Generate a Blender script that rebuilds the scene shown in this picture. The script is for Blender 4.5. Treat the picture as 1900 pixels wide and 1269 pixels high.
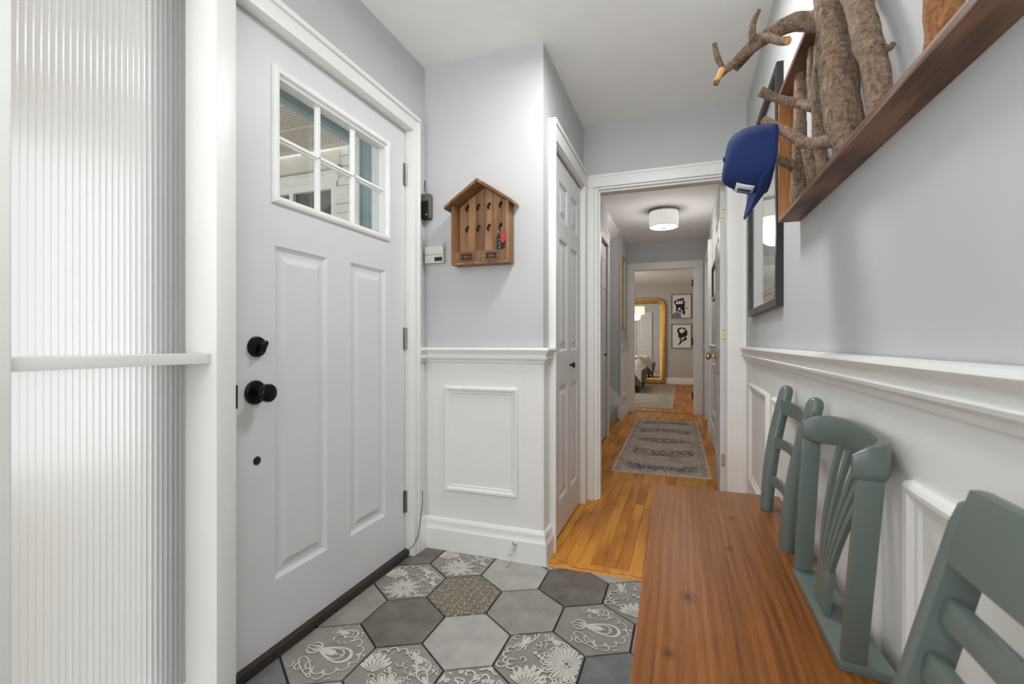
import bpy, bmesh, math, random
from mathutils import Vector, Matrix, noise
for o in list(bpy.data.objects): bpy.data.objects.remove(o)
scene = bpy.context.scene
C = scene.collection
R = math.radians
random.seed(7)

# ------------------------------------------------------------------ camera
CAM_H = 1.03
cam_d = bpy.data.cameras.new('camera'); cam = bpy.data.objects.new('camera', cam_d); C.objects.link(cam)
cam.location = (0, 0, CAM_H); cam.rotation_euler = (R(90), 0, R(19.785))
cam_d.sensor_width = 36; cam_d.lens = 36 * 884 / 1900
cam_d.clip_start = .02
cam_d.dof.use_dof = True; cam_d.dof.focus_distance = 2.6; cam_d.dof.aperture_fstop = 6.3
scene.camera = cam
# ------------------------------------------------------------------ world, lights, exposure
w = bpy.data.worlds.new('overcast_sky'); scene.world = w; w.use_nodes = True
bg = w.node_tree.nodes['Background']; bg.inputs[0].default_value = (.97, .985, 1.0, 1); bg.inputs[1].default_value = 1.95
def area(name, loc, rot, sx, sy, power, col=(1, 1, 1)):
    l = bpy.data.lights.new(name, 'AREA'); l.shape = 'RECTANGLE'; l.size = sx; l.size_y = sy; l.energy = power; l.color = col
    o = bpy.data.objects.new(name, l); C.objects.link(o); o.location = loc; o.rotation_euler = rot; return o
area('rear_fill_light', (-.6, -3.6, 1.45), (R(90), 0, 0), 2.6, 1.7, 75, (.97, .99, 1))  # unseen fill light added behind the camera to brighten the entry
area('bedroom_window_daylight', (-2.95, 9.6, 1.5), (R(90), 0, R(-90)), 1.6, 1.3, 40, (1, .95, .9))
def point(name, loc, power, rad, col=(1, 1, 1)):
    l = bpy.data.lights.new(name, 'POINT'); l.energy = power; l.shadow_soft_size = rad; l.color = col
    o = bpy.data.objects.new(name, l); C.objects.link(o); o.location = loc; return o
area('foyer_overhead_fill', (-.24, 1.74, 2.36), (0, 0, 0), .30, .30, 17, (.98, .99, 1))  # added overhead fill, out of view and without any fixture
area('foyer_bounce_fill', (-.45, -1.25, .9), (R(180), 0, 0), 1.1, 1.1, 75, (.955, .985, 1))  # upward fill added out of view, brightens the entry by ceiling bounce
scene.view_settings.view_transform = 'Standard'; scene.view_settings.look = 'None'
scene.view_settings.exposure = -0.2; scene.view_settings.gamma = 1
scene.view_settings.use_curve_mapping = False
cy = scene.cycles
cy.max_bounces = 10; cy.diffuse_bounces = 6; cy.glossy_bounces = 4; cy.transmission_bounces = 6; cy.transparent_max_bounces = 12
cy.sample_clamp_indirect = 4

# ------------------------------------------------------------------ materials
MATS = {}
def srgb(r, g, b):
    f = lambda v: (v / 255 / 12.92) if v / 255 <= .04045 else ((v / 255 + .055) / 1.055) ** 2.4
    return (f(r), f(g), f(b), 1)
class NT:
    def __init__(s, name):
        s.m = bpy.data.materials.new(name); s.m.use_nodes = True; s.t = s.m.node_tree
        s.b = s.t.nodes['Principled BSDF']; s.out = s.t.nodes['Material Output']
    def n(s, typ, **kw):
        nd = s.t.nodes.new(typ)
        for k, v in kw.items(): setattr(nd, k, v)
        return nd
    def l(s, a, b): s.t.links.new(a, b)
    def coord(s, scale=(1, 1, 1), rnd=False, kind='Object', rot=(0, 0, 0)):
        tc = s.n('ShaderNodeTexCoord'); mp = s.n('ShaderNodeMapping')
        mp.inputs['Scale'].default_value = scale; mp.inputs['Rotation'].default_value = rot
        if rnd:
            oi = s.n('ShaderNodeObjectInfo'); ml = s.n('ShaderNodeMath', operation='MULTIPLY'); ml.inputs[1].default_value = 37.0
            s.l(oi.outputs['Random'], ml.inputs[0]); cb = s.n('ShaderNodeCombineXYZ')
            for i in range(3): s.l(ml.outputs[0], cb.inputs[i])
            ad = s.n('ShaderNodeVectorMath', operation='ADD'); s.l(tc.outputs[kind], ad.inputs[0]); s.l(cb.outputs[0], ad.inputs[1])
            s.l(ad.outputs[0], mp.inputs['Vector'])
        else: s.l(tc.outputs[kind], mp.inputs['Vector'])
        return mp.outputs[0]
    def noise(s, vec, scale, detail=4, rough=.55, dist=0):
        nd = s.n('ShaderNodeTexNoise'); nd.inputs['Scale'].default_value = scale; nd.inputs['Detail'].default_value = detail
        nd.inputs['Roughness'].default_value = rough; nd.inputs['Distortion'].default_value = dist
        s.l(vec, nd.inputs['Vector']); return nd.outputs['Fac']
    def ramp(s, fac, stops):
        r = s.n('ShaderNodeValToRGB'); e = r.color_ramp.elements
        while len(e) < len(stops): e.new(.5)
        for el, (p, c) in zip(e, stops): el.position = p; el.color = c
        s.l(fac, r.inputs[0]); return r.outputs[0]
    def mix(s, fac, a, b, mode='MIX'):
        m = s.n('ShaderNodeMix', data_type='RGBA', blend_type=mode)
        for sock, v in ((m.inputs[0], fac), (m.inputs[6], a), (m.inputs[7], b)):
            if isinstance(v, (int, float, tuple)): sock.default_value = v
            else: s.l(v, sock)
        return m.outputs[2]
    def math(s, op, a, b=None, c=None):
        m = s.n('ShaderNodeMath', operation=op)
        for i, v in enumerate((a, b, c)):
            if v is None: continue
            if isinstance(v, (int, float)): m.inputs[i].default_value = v
            else: s.l(v, m.inputs[i])
        return m.outputs[0]
    def bump(s, h, strength=.2, dist=.01):
        b = s.n('ShaderNodeBump'); b.inputs['Strength'].default_value = strength; b.inputs['Distance'].default_value = dist
        s.l(h, b.inputs['Height']); s.l(b.outputs[0], s.b.inputs['Normal'])
    def set(s, col=None, rough=None, metal=None, spec=None, coat=None):
        for k, v in (('Base Color', col), ('Roughness', rough), ('Metallic', metal), ('Specular IOR Level', spec), ('Coat Weight', coat)):
            if v is None: continue
            if isinstance(v, (int, float, tuple)): s.b.inputs[k].default_value = v
            else: s.l(v, s.b.inputs[k])
        return s
def plain(name, col, rough=.5, metal=0, var=.06, scale=8, detail=3, bump=0, bscale=200, spec=.5, coat=0):
    t = NT(name); v = t.coord()
    n = t.noise(v, scale, detail)
    d = tuple(max(0, c * (1 - var)) for c in col[:3]) + (1,); u = tuple(min(1, c * (1 + var)) for c in col[:3]) + (1,)
    t.set(t.ramp(n, [(.3, d), (.7, u)]), rough, metal, spec, coat)
    if bump: t.bump(t.noise(v, bscale, 2), bump, .002)
    MATS[name] = t.m; return t.m
def wood(name, c_dark, c_mid, c_light, axis='y', rough=.4, scale=1.0, bump=.15, coat=0, knots=False, contrast=1.0, vary=.3, spec=.5):
    t = NT(name)
    s = {'x': (1, 9, 9), 'y': (9, 1, 9), 'z': (9, 9, 1)}[axis]
    s = tuple(k * scale for k in s)
    v = t.coord(s, rnd=True)
    big = t.noise(v, 1.1, 4, .5, .6)
    fine = t.noise(t.coord(tuple(k * (6 if k > scale * 2 else 1.2) for k in s), rnd=True), 2.0, 5, .6)
    wv = t.n('ShaderNodeTexWave', wave_type='RINGS'); wv.inputs['Scale'].default_value = .9; wv.inputs['Distortion'].default_value = 5
    wv.inputs['Detail'].default_value = 3; wv.inputs['Detail Scale'].default_value = .8; t.l(v, wv.inputs['Vector'])
    f = t.math('ADD', t.math('MULTIPLY', big, .30), t.math('ADD', t.math('MULTIPLY', fine, .45), t.math('MULTIPLY', wv.outputs['Fac'], .25)))
    col = t.ramp(f, [(.5 - .2 / contrast, c_dark), (.5, c_mid), (.5 + .18 / contrast, c_light)])
    oi = t.n('ShaderNodeObjectInfo'); hv = t.n('ShaderNodeHueSaturation')
    t.l(t.math('MULTIPLY_ADD', oi.outputs['Random'], vary, 1 - vary / 2), hv.inputs['Value']); t.l(col, hv.inputs['Color'])
    col = hv.outputs[0]
    if knots:
        vo = t.n('ShaderNodeTexVoronoi'); vo.inputs['Scale'].default_value = 1.0
        t.l(t.coord((4.2, 1.7, 1), rot=(0, 0, .3)), vo.inputs['Vector'])
        k = t.ramp(vo.outputs['Distance'], [(.0, (1, 1, 1, 1)), (.05, (.8, .8, .8, 1)), (.085, (0, 0, 0, 1))])
        col = t.mix(k, col, tuple(c * .35 for c in c_dark[:3]) + (1,))
    t.set(col, rough, 0, spec, coat)
    t.bump(fine, bump, .002)
    MATS[name] = t.m; return t.m
plain('wall_paint', srgb(193, 194, 194), .75, var=.015, bump=.05, bscale=300)
plain('trim_paint', srgb(232, 231, 228), .38, var=.012)
plain('wainscot_paint', srgb(230, 229, 226), .42, var=.012, bump=.03)
plain('ceiling_paint', srgb(240, 240, 238), .85, var=.02, bump=.06, bscale=150)
plain('door_paint', srgb(216, 216, 217), .42, var=.012, bump=.03, bscale=80)
plain('black_metal', srgb(22, 22, 24), .28, .6, spec=.5)
plain('dark_bronze', srgb(38, 34, 30), .4, .5)
plain('nickel', srgb(150, 148, 142), .3, .9)
plain('chrome', srgb(220, 220, 220), .12, 1)
plain('brass', srgb(196, 170, 110), .3, .85)
plain('worn_brass', srgb(205, 196, 160), .4, .6)
plain('antique_gold', srgb(192, 150, 88), .32, .85, var=.15)
plain('threshold_rubber', srgb(45, 34, 28), .45, var=.2, scale=20)
plain('gap_dark', srgb(25, 22, 20), .9)
plain('grout', srgb(48, 46, 44), .9)
plain('green_paint', srgb(94, 105, 99), .36, var=.05, scale=5, coat=.15)
plain('white_plastic', srgb(206, 205, 198), .4)
plain('grey_plastic', srgb(96, 94, 88), .45)
plain('black_plastic', srgb(24, 24, 26), .35)
plain('red_plastic', srgb(205, 40, 45), .35)
plain('navy_cloth', srgb(34, 50, 96), .85, var=.08, bump=.3, bscale=900, spec=.2)
plain('white_thread', srgb(225, 225, 222), .8)
plain('grey_upholstery', srgb(120, 112, 102), .9, bump=.3, bscale=500)
plain('white_linen', srgb(226, 222, 214), .9, var=.04)
plain('dark_wood_leg', srgb(48, 32, 26), .4)
plain('stair_carpet', srgb(168, 164, 160), .95, var=.15, scale=60, bump=.4, bscale=400)
plain('paper_white', srgb(226, 225, 220), .6, var=.01)
plain('ink_black', srgb(20, 19, 19), .7)
plain('ink_grey', srgb(120, 120, 118), .7)
plain('vinyl_white', srgb(235, 235, 232), .45)
plain('cream_fascia', srgb(224, 218, 208), .6)
plain('teal_siding', srgb(140, 168, 172), .55, var=.05, scale=3)
plain('soffit_beige', srgb(214, 204, 192), .6, var=.03)
plain('white_brick', srgb(232, 230, 226), .7, var=.05, scale=20, bump=.4, bscale=60)
plain('dark_glass', srgb(96, 94, 88), .12, spec=.6)
plain('concrete', srgb(204, 198, 188), .9, var=.1)
plain('bedroom_paint', srgb(190, 184, 178), .8, var=.012)
plain('frame_black', srgb(30, 29, 29), .35)
plain('tile_light', srgb(168, 164, 159), .42, var=0.16, scale=11, detail=6)
plain('tile_mid', srgb(144, 139, 131), .42, var=0.2, scale=11, detail=6)
plain('tile_dark', srgb(104, 99, 91), .42, var=0.34, scale=11, detail=6)
plain('tile_slate', srgb(106, 108, 108), .42, var=0.3, scale=11, detail=6)
plain('tile_print_base', srgb(138, 133, 126), .42, var=0.14, scale=11, detail=6)
plain('outer_frame_grey', srgb(150, 150, 152), .6)
plain('tile_print_line', srgb(200, 195, 187), .45, var=.06, scale=12)
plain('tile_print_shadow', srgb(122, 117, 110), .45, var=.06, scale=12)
wood('oak_floor', srgb(158, 92, 18), srgb(204, 132, 36), srgb(218, 152, 56), 'y', .42, 2.2, .12, 0, vary=.16, spec=.35)
wood('oak_dark', srgb(150, 84, 24), srgb(186, 112, 38), srgb(204, 132, 54), 'y', .4, 2.0, .1, 0, vary=.15, spec=.3)
def pine():
    t = NT('pine_bench')
    lines = t.noise(t.coord((120, 1.5, 20), rnd=False), 1.0, 5, .65, .5)
    broad = t.noise(t.coord((10, .8, 4)), 1.0, 4, .6, .8)
    pores = t.noise(t.coord((300, 9, 60)), 1.0, 2, .6)
    wv = t.n('ShaderNodeTexWave', wave_type='BANDS', bands_direction='X'); wv.inputs['Scale'].default_value = 16; wv.inputs['Distortion'].default_value = 9
    wv.inputs['Detail'].default_value = 3; wv.inputs['Detail Scale'].default_value = .6; t.l(t.coord((1, .12, 1)), wv.inputs['Vector'])
    f = t.math('ADD', t.math('ADD', t.math('MULTIPLY', lines, .36), t.math('MULTIPLY', broad, .34)), t.math('ADD', t.math('MULTIPLY', pores, .22), t.math('MULTIPLY', wv.outputs['Fac'], .08)))
    col = t.ramp(f, [(.34, srgb(78, 40, 12)), (.43, srgb(114, 65, 23)), (.54, srgb(133, 80, 31)), (.68, srgb(156, 100, 47))])
    tc = t.n('ShaderNodeTexCoord')
    for kx, ky, r_ in KNOTS:
        mp = t.n('ShaderNodeMapping'); mp.inputs['Location'].default_value = (-kx, -ky * .62, 0); mp.inputs['Scale'].default_value = (1, .62, 0)
        t.l(tc.outputs['Object'], mp.inputs['Vector'])
        ln = t.n('ShaderNodeVectorMath', operation='LENGTH'); t.l(mp.outputs[0], ln.inputs[0])
        d = t.math('ADD', t.math('DIVIDE', ln.outputs['Value'], r_), t.math('MULTIPLY', t.math('SUBTRACT', lines, .5), .5))
        k = t.ramp(d, [(0, (.8, .8, .8, 1)), (.45, (.55, .55, .55, 1)), (.62, (.12, .12, .12, 1)), (.8, (.4, .4, .4, 1)), (1.0, (0, 0, 0, 1))])
        col = t.mix(k, col, srgb(52, 26, 12))
    t.set(col, .36, 0, .26); t.bump(t.math('ADD', lines, pores), .15, .0015); MATS['pine_bench'] = t.m
# knots of the bench top: position on the top (x, y from its middle) and radius
KNOTS = [(k[0] - .12, k[1] - .746, k[2]) for k in ((.155, 1.60, .016), (.125, 1.365, .014), (.022, 1.075, .020), (-.012, .87, .013), (.10, .55, .015), (.02, .2, .016))]
pine()
wood('rack_wood', srgb(74, 46, 32), srgb(104, 70, 50), srgb(128, 90, 66), 'y', .55, 3, .4, contrast=1.4)
wood('rack_end_wood', srgb(120, 70, 24), srgb(160, 102, 44), srgb(180, 124, 62), 'z', .5, 2, .3)
wood('house_plank', srgb(98, 66, 38), srgb(146, 104, 66), srgb(172, 132, 92), 'z', .6, 3, .3)
wood('house_wood', srgb(84, 52, 30), srgb(130, 88, 54), srgb(160, 118, 80), 'z', .55, 3, .3)
# tile dotted print
def dotted():
    t = NT('tile_dotted'); v = t.coord()
    vo = t.n('ShaderNodeTexVoronoi'); vo.inputs['Scale'].default_value = 130; vo.inputs['Randomness'].default_value = .55; t.l(v, vo.inputs['Vector'])
    v2 = t.n('ShaderNodeTexVoronoi'); v2.inputs['Scale'].default_value = 34; v2.inputs['Randomness'].default_value = 0; t.l(v, v2.inputs['Vector'])
    k = t.ramp(vo.outputs['Distance'], [(.3, (1, 1, 1, 1)), (.42, (0, 0, 0, 1))])
    k2 = t.ramp(v2.outputs['Distance'], [(.18, (1, 1, 1, 1)), (.26, (.0, .0, .0, 1))])
    m = t.mix(1.0, k, k2, 'LIGHTEN')
    t.set(t.mix(m, srgb(106, 99, 82), srgb(212, 205, 188)), .42); MATS['tile_dotted'] = t.m
dotted()
def bark(name, c1, c2, c3):
    t = NT(name); v = t.coord((1, 1, .35))
    n = t.noise(v, 75, 6, .7, 1.6); n2 = t.noise(t.coord((1, 1, 2.6)), 60, 5, .65, .8)
    f = t.math('ADD', t.math('MULTIPLY', n, .6), t.math('MULTIPLY', n2, .4))
    t.set(t.ramp(f, [(.38, c1), (.5, c2), (.62, c3)]), .85); t.bump(f, 1.0, .012); MATS[name] = t.m
bark('bark', srgb(84, 66, 52), srgb(142, 116, 95), srgb(174, 149, 126))
bark('bark_warm', srgb(112, 68, 36), srgb(164, 108, 66), srgb(186, 138, 96))
plain('cut_wood', srgb(216, 162, 96), .7, var=.15, scale=60)
def reeded():
    t = NT('reeded_glass'); t.t.nodes.remove(t.b)
    tr = t.n('ShaderNodeBsdfTranslucent'); tr.inputs[0].default_value = (.80, .80, .79, 1)
    rf = t.n('ShaderNodeBsdfGlass'); rf.inputs['Roughness'].default_value = .38; rf.inputs['IOR'].default_value = 1.3; rf.inputs['Color'].default_value = (.8, .8, .8, 1)
    gl = t.n('ShaderNodeBsdfGlossy'); gl.inputs['Roughness'].default_value = .15; gl.inputs[0].default_value = (.9, .9, .9, 1)
    m1 = t.n('ShaderNodeMixShader'); m1.inputs[0].default_value = .38; t.l(tr.outputs[0], m1.inputs[1]); t.l(rf.outputs[0], m1.inputs[2])
    m2 = t.n('ShaderNodeMixShader'); m2.inputs[0].default_value = .05; t.l(m1.outputs[0], m2.inputs[1]); t.l(gl.outputs[0], m2.inputs[2])
    t.l(m2.outputs[0], t.out.inputs[0]); MATS['reeded_glass'] = t.m
reeded()
def clear():
    t = NT('clear_glass'); t.t.nodes.remove(t.b)
    tr = t.n('ShaderNodeBsdfTransparent'); tr.inputs[0].default_value = (.96, .98, .97, 1)
    gl = t.n('ShaderNodeBsdfGlossy'); gl.inputs['Roughness'].default_value = .02
    lw = t.n('ShaderNodeLayerWeight'); lw.inputs[0].default_value = .5
    fr = t.math('MULTIPLY_ADD', t.math('POWER', lw.outputs['Facing'], 5.0), .9, .045)
    m = t.n('ShaderNodeMixShader'); t.l(fr, m.inputs[0]); t.l(tr.outputs[0], m.inputs[1]); t.l(gl.outputs[0], m.inputs[2])
    t.l(m.outputs[0], t.out.inputs[0]); MATS['clear_glass'] = t.m
clear()
def emit(name, col, strength, base=(.9, .9, .88, 1)):
    t = NT(name); t.set(base, .7); t.b.inputs['Emission Color'].default_value = col; t.b.inputs['Emission Strength'].default_value = strength; MATS[name] = t.m
emit('lamp_shade_fabric', (1, .97, .92, 1), .42)
emit('lamp_diffuser', (1, .96, .9, 1), 4)
emit('pendant_shade', (1, .85, .6, 1), 1.1)
def mirror():
    t = NT('mirror_glass'); t.set((.9, .9, .88, 1), .015, 1); MATS['mirror_glass'] = t.m
mirror()
def rug(name, base, light, ink, sx, sy, density):
    """distressed oriental rug: mirrored medallion ornament, border bands, worn weave lines"""
    t = NT(name); tc = t.n('ShaderNodeTexCoord'); sp = t.n('ShaderNodeSeparateXYZ'); t.l(tc.outputs['Object'], sp.inputs[0])
    ax = t.math('ABSOLUTE', sp.outputs[0]); ay = t.math('ABSOLUTE', sp.outputs[1])
    cb = t.n('ShaderNodeCombineXYZ'); t.l(ax, cb.inputs[0]); t.l(ay, cb.inputs[1])
    warp = t.n('ShaderNodeTexNoise'); warp.inputs['Scale'].default_value = 9; t.l(cb.outputs[0], warp.inputs['Vector'])
    wv = t.n('ShaderNodeVectorMath', operation='MULTIPLY_ADD'); t.l(warp.outputs['Color'], wv.inputs[0]); wv.inputs[1].default_value = (.07, .07, 0); t.l(cb.outputs[0], wv.inputs[2])
    vo = t.n('ShaderNodeTexVoronoi'); vo.feature = 'DISTANCE_TO_EDGE'; vo.inputs['Scale'].default_value = 26; t.l(wv.outputs[0], vo.inputs['Vector'])
    line = t.ramp(vo.outputs['Distance'], [(.10, (1, 1, 1, 1)), (.22, (0, 0, 0, 1))])
    # medallion bands along the length
    rr = t.math('ADD', t.math('MULTIPLY', ay, 5.2), t.math('MULTIPLY', ax, t.math('MULTIPLY', ax, 6.0)))
    band = t.math('COSINE', t.math('MULTIPLY', rr, 2.05))
    bandm = t.ramp(band, [(.0, (.35, .35, .35, 1)), (.5, (1, 1, 1, 1))])
    edge = t.math('MAXIMUM', t.math('DIVIDE', ax, sx * .5), t.math('SUBTRACT', t.math('DIVIDE', ay, sx * .5), sy / sx - 1))
    bord = t.ramp(edge, [(.74, (0, 0, 0, 1)), (.75, (.9, .9, .9, 1)), (.77, (.1, .1, .1, 1)), (.80, (.55, .55, .55, 1)), (.93, (.55, .55, .55, 1)), (.935, (.9, .9, .9, 1)), (.95, (0, 0, 0, 1))])
    pat = t.mix(t.ramp(edge, [(.72, (0, 0, 0, 1)), (.76, (1, 1, 1, 1))]), t.mix(1.0, line, bandm, 'MULTIPLY'), t.mix(1.0, line, bord, 'MULTIPLY'))
    worn = t.noise(t.coord((3, 40, 1)), 4, 5, .7); worn2 = t.noise(t.coord(), 5, 4)
    k = t.mix(1.0, pat, t.ramp(t.math('ADD', t.math('MULTIPLY', worn, .6), t.math('MULTIPLY', worn2, .4)), [(.30, (0, 0, 0, 1)), (.48, (density,) * 3 + (1,))]), 'MULTIPLY')
    grd = t.mix(worn, base, light)
    col = t.mix(k, t.mix(t.ramp(worn2, [(.45, (0, 0, 0, 1)), (.7, (.5, .5, .5, 1))]), grd, ink), tuple(c * .55 for c in ink[:3]) + (1,))
    t.set(col, .95, 0, .1); t.bump(t.noise(t.coord((1, 1, 1)), 500, 2), .3, .003); MATS[name] = t.m
rug('hall_rug', srgb(198, 172, 148), srgb(222, 206, 188), srgb(138, 146, 156), .735, 2.6, 1.0)
rug('bedroom_rug', srgb(164, 152, 136), srgb(196, 186, 170), srgb(146, 142, 136), 2.6, 4.3, .5)
def map_print():
    t = NT('map_print'); v = t.coord()
    vo = t.n('ShaderNodeTexVoronoi'); vo.feature = 'DISTANCE_TO_EDGE'; vo.inputs['Scale'].default_value = 6; t.l(v, vo.inputs['Vector'])
    k = t.ramp(vo.outputs['Distance'], [(.008, (1, 1, 1, 1)), (.02, (0, 0, 0, 1))])
    n = t.noise(v, 4, 4)
    t.set(t.mix(k, t.ramp(n, [(.4, srgb(214, 214, 212)), (.6, srgb(228, 228, 226))]), srgb(176, 176, 176)), .6); MATS['map_print'] = t.m
map_print()

# ------------------------------------------------------------------ geometry helpers
V3 = Vector
class B:
    """collects shapes into one mesh, in world coordinates"""
    def __init__(s): s.v = []; s.f = []; s.mi = []; s.cur = 0
    def add(s, verts, faces):
        n = len(s.v); s.v += [V3(p) for p in verts]; s.f += [[i + n for i in f] for f in faces]; s.mi += [s.cur] * len(faces); return s
    def bm(s, bm):
        bm.verts.ensure_lookup_table(); bm.verts.index_update()
        s.add([v.co for v in bm.verts], [[v.index for v in f.verts] for f in bm.faces]); bm.free(); return s
    def box(s, x0, x1, y0, y1, z0, z1, bev=0):
        if x0 > x1: x0, x1 = x1, x0
        if y0 > y1: y0, y1 = y1, y0
        if z0 > z1: z0, z1 = z1, z0
        if not bev:
            return s.add([(x0, y0, z0), (x1, y0, z0), (x1, y1, z0), (x0, y1, z0), (x0, y0, z1), (x1, y0, z1), (x1, y1, z1), (x0, y1, z1)],
                         [(0, 3, 2, 1), (4, 5, 6, 7), (0, 1, 5, 4), (1, 2, 6, 5), (2, 3, 7, 6), (3, 0, 4, 7)])
        bm = bmesh.new(); bmesh.ops.create_cube(bm, size=1)
        for v in bm.verts: v.co = V3(((x0 + x1) / 2 + v.co.x * (x1 - x0), (y0 + y1) / 2 + v.co.y * (y1 - y0), (z0 + z1) / 2 + v.co.z * (z1 - z0)))
        bmesh.ops.bevel(bm, geom=bm.edges[:], offset=bev, segments=2, profile=.7, affect='EDGES'); return s.bm(bm)
    def prism(s, poly, d, bev=0):
        """poly: list of 3-D points (planar); d: extrusion vector"""
        d = V3(d); n = len(poly); P = [V3(p) for p in poly]
        if bev:
            bm = bmesh.new(); a = [bm.verts.new(p) for p in P]; b = [bm.verts.new(p + d) for p in P]
            bm.faces.new(a[::-1]); bm.faces.new(b)
            for i in range(n): bm.faces.new((a[i], a[(i + 1) % n], b[(i + 1) % n], b[i]))
            bmesh.ops.recalc_face_normals(bm, faces=bm.faces[:])
            bmesh.ops.bevel(bm, geom=bm.edges[:], offset=bev, segments=2, profile=.7, affect='EDGES'); return s.bm(bm)
        return s.add(P + [p + d for p in P], [tuple(range(n))[::-1], tuple(range(n, 2 * n))] + [(i, (i + 1) % n, n + (i + 1) % n, n + i) for i in range(n)])
    def tube(s, pts, rad, n=12, rough=0, cap=True, seed=0, squash=None):
        pts = [V3(p) for p in pts]
        if isinstance(rad, (int, float)): rad = [rad] * len(pts)
        rings = []; up = V3((0, 0, 1)); prev = None
        for i, p in enumerate(pts):
            t = (pts[min(i + 1, len(pts) - 1)] - pts[max(i - 1, 0)]).normalized()
            if prev is None:
                a = t.cross(up if abs(t.z) < .9 else V3((1, 0, 0))).normalized()
            else: a = (prev - t * prev.dot(t)).normalized()
            prev = a; b = t.cross(a)
            ring = []
            for k in range(n):
                th = 2 * math.pi * k / n; dirv = a * math.cos(th) + b * math.sin(th)
                r = rad[i]
                if rough:
                    q = (p + dirv * r) * 28 + V3((seed, seed * 2.3, 0))
                    r *= 1 + rough * (noise.noise(q) + .5 * noise.noise(q * 2.7))
                ring.append(p + dirv * r)
            rings.append(ring)
        vs = [p for r_ in rings for p in r_]; fs = []
        for i in range(len(rings) - 1):
            for k in range(n): fs.append((i * n + k, i * n + (k + 1) % n, (i + 1) * n + (k + 1) % n, (i + 1) * n + k))
        if cap: fs += [tuple(range(n))[::-1], tuple(range(len(vs) - n, len(vs)))]
        return s.add(vs, fs)
    def lathe(s, prof, o, axis, n=24):
        """prof: (radius, height along axis)"""
        o = V3(o); ax = V3(axis).normalized(); a = ax.cross(V3((0, 0, 1)) if abs(ax.z) < .9 else V3((1, 0, 0))).normalized(); b = ax.cross(a)
        vs = []; fs = []
        for r, h in prof:
            for k in range(n):
                th = 2 * math.pi * k / n; vs.append(o + ax * h + (a * math.cos(th) + b * math.sin(th)) * max(r, 1e-5))
        for i in range(len(prof) - 1):
            for k in range(n): fs.append((i * n + k, i * n + (k + 1) % n, (i + 1) * n + (k + 1) % n, (i + 1) * n + k))
        if prof[0][0] > 1e-4: fs.append(tuple(range(n))[::-1])
        if prof[-1][0] > 1e-4: fs.append(tuple(range(len(vs) - n, len(vs))))
        return s.add(vs, fs)
    def ring(s, O, U, Vv, N, w_, h_, prof, fill=True):
        """mitred rectangular frame: prof = (inset, height) rings; fill closes the last ring"""
        O, U, Vv, N = V3(O), V3(U), V3(Vv), V3(N); vs = []; fs = []
        for d, h in prof:
            for a, b in ((d, d), (w_ - d, d), (w_ - d, h_ - d), (d, h_ - d)): vs.append(O + U * a + Vv * b + N * h)
        for i in range(len(prof) - 1):
            for k in range(4): fs.append((i * 4 + k, i * 4 + (k + 1) % 4, i * 4 + 4 + (k + 1) % 4, i * 4 + 4 + k))
        if fill: m = (len(prof) - 1) * 4; fs.append((m, m + 1, m + 2, m + 3))
        return s.add(vs, fs)
    def mould(s, prof, p0, p1, N, ext0=0, ext1=0):
        """prof (out, z) swept from p0 to p1; ext: extra length per unit of 'out' at each end (mitre)"""
        p0, p1, N = V3(p0), V3(p1), V3(N); t = (p1 - p0).normalized(); n = len(prof)
        a = [p0 + N * o + V3((0, 0, z)) - t * (o * ext0) for o, z in prof]; b = [p1 + N * o + V3((0, 0, z)) + t * (o * ext1) for o, z in prof]
        return s.add(a + b, [tuple(range(n)), tuple(range(n, 2 * n))[::-1]] + [(i, (i + 1) % n, n + (i + 1) % n, n + i) for i in range(n)])
WLOC = {}
def finish(o, label, cat, group, kind):
    if label: o['label'] = label
    if cat: o['category'] = cat
    if group: o['group'] = group
    if kind: o['kind'] = kind
def mk(name, b, mat, parent=None, label=None, cat=None, group=None, kind=None, smooth=35, recalc=True):
    me = bpy.data.meshes.new(name)
    xs = [p.x for p in b.v]; ys = [p.y for p in b.v]; zs = [p.z for p in b.v]
    base = V3(((min(xs) + max(xs)) / 2, (min(ys) + max(ys)) / 2, min(zs)))
    me.from_pydata([p - base for p in b.v], [], b.f)
    if recalc:
        bm = bmesh.new(); bm.from_mesh(me); bmesh.ops.recalc_face_normals(bm, faces=bm.faces[:]); bm.to_mesh(me); bm.free()
    for m in (mat if isinstance(mat, (list, tuple)) else [mat]): me.materials.append(MATS[m])
    if isinstance(mat, (list, tuple)):
        for p, i in zip(me.polygons, b.mi): p.material_index = i
    if smooth:
        me.polygons.foreach_set('use_smooth', [True] * len(me.polygons)); me.set_sharp_from_angle(angle=R(smooth))
    o = bpy.data.objects.new(name, me); C.objects.link(o); WLOC[o.name] = base
    if parent: o.parent = parent; o.location = base - WLOC[parent.name]
    else: o.location = base
    finish(o, label, cat, group, kind); return o
def empty(name, loc, label, cat, group=None, kind=None):
    o = bpy.data.objects.new(name, None); C.objects.link(o); o.location = loc; o.empty_display_size = .05; WLOC[o.name] = V3(loc)
    finish(o, label, cat, group, kind); return o
def copy_at(src, name, base, parent):
    o = src.copy(); o.name = name; C.objects.link(o); WLOC[o.name] = V3(base); o.parent = parent
    o.location = V3(base) - (WLOC[parent.name] if parent else V3((0, 0, 0))); return o
SIN, COS = math.sin(R(19.785)), math.cos(R(19.785))
def ray(u, v):
    r = (u - 950) / 884; return V3((-SIN + r * COS, COS + r * SIN, -(v - 634.5) / 884))
def at_x(u, v, x): d = ray(u, v); return d * (x / d.x) + V3((0, 0, CAM_H))
def at_y(u, v, y): d = ray(u, v); return d * (y / d.y) + V3((0, 0, CAM_H))
X, Y, Zv = V3((1, 0, 0)), V3((0, 1, 0)), V3((0, 0, 1))

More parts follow.
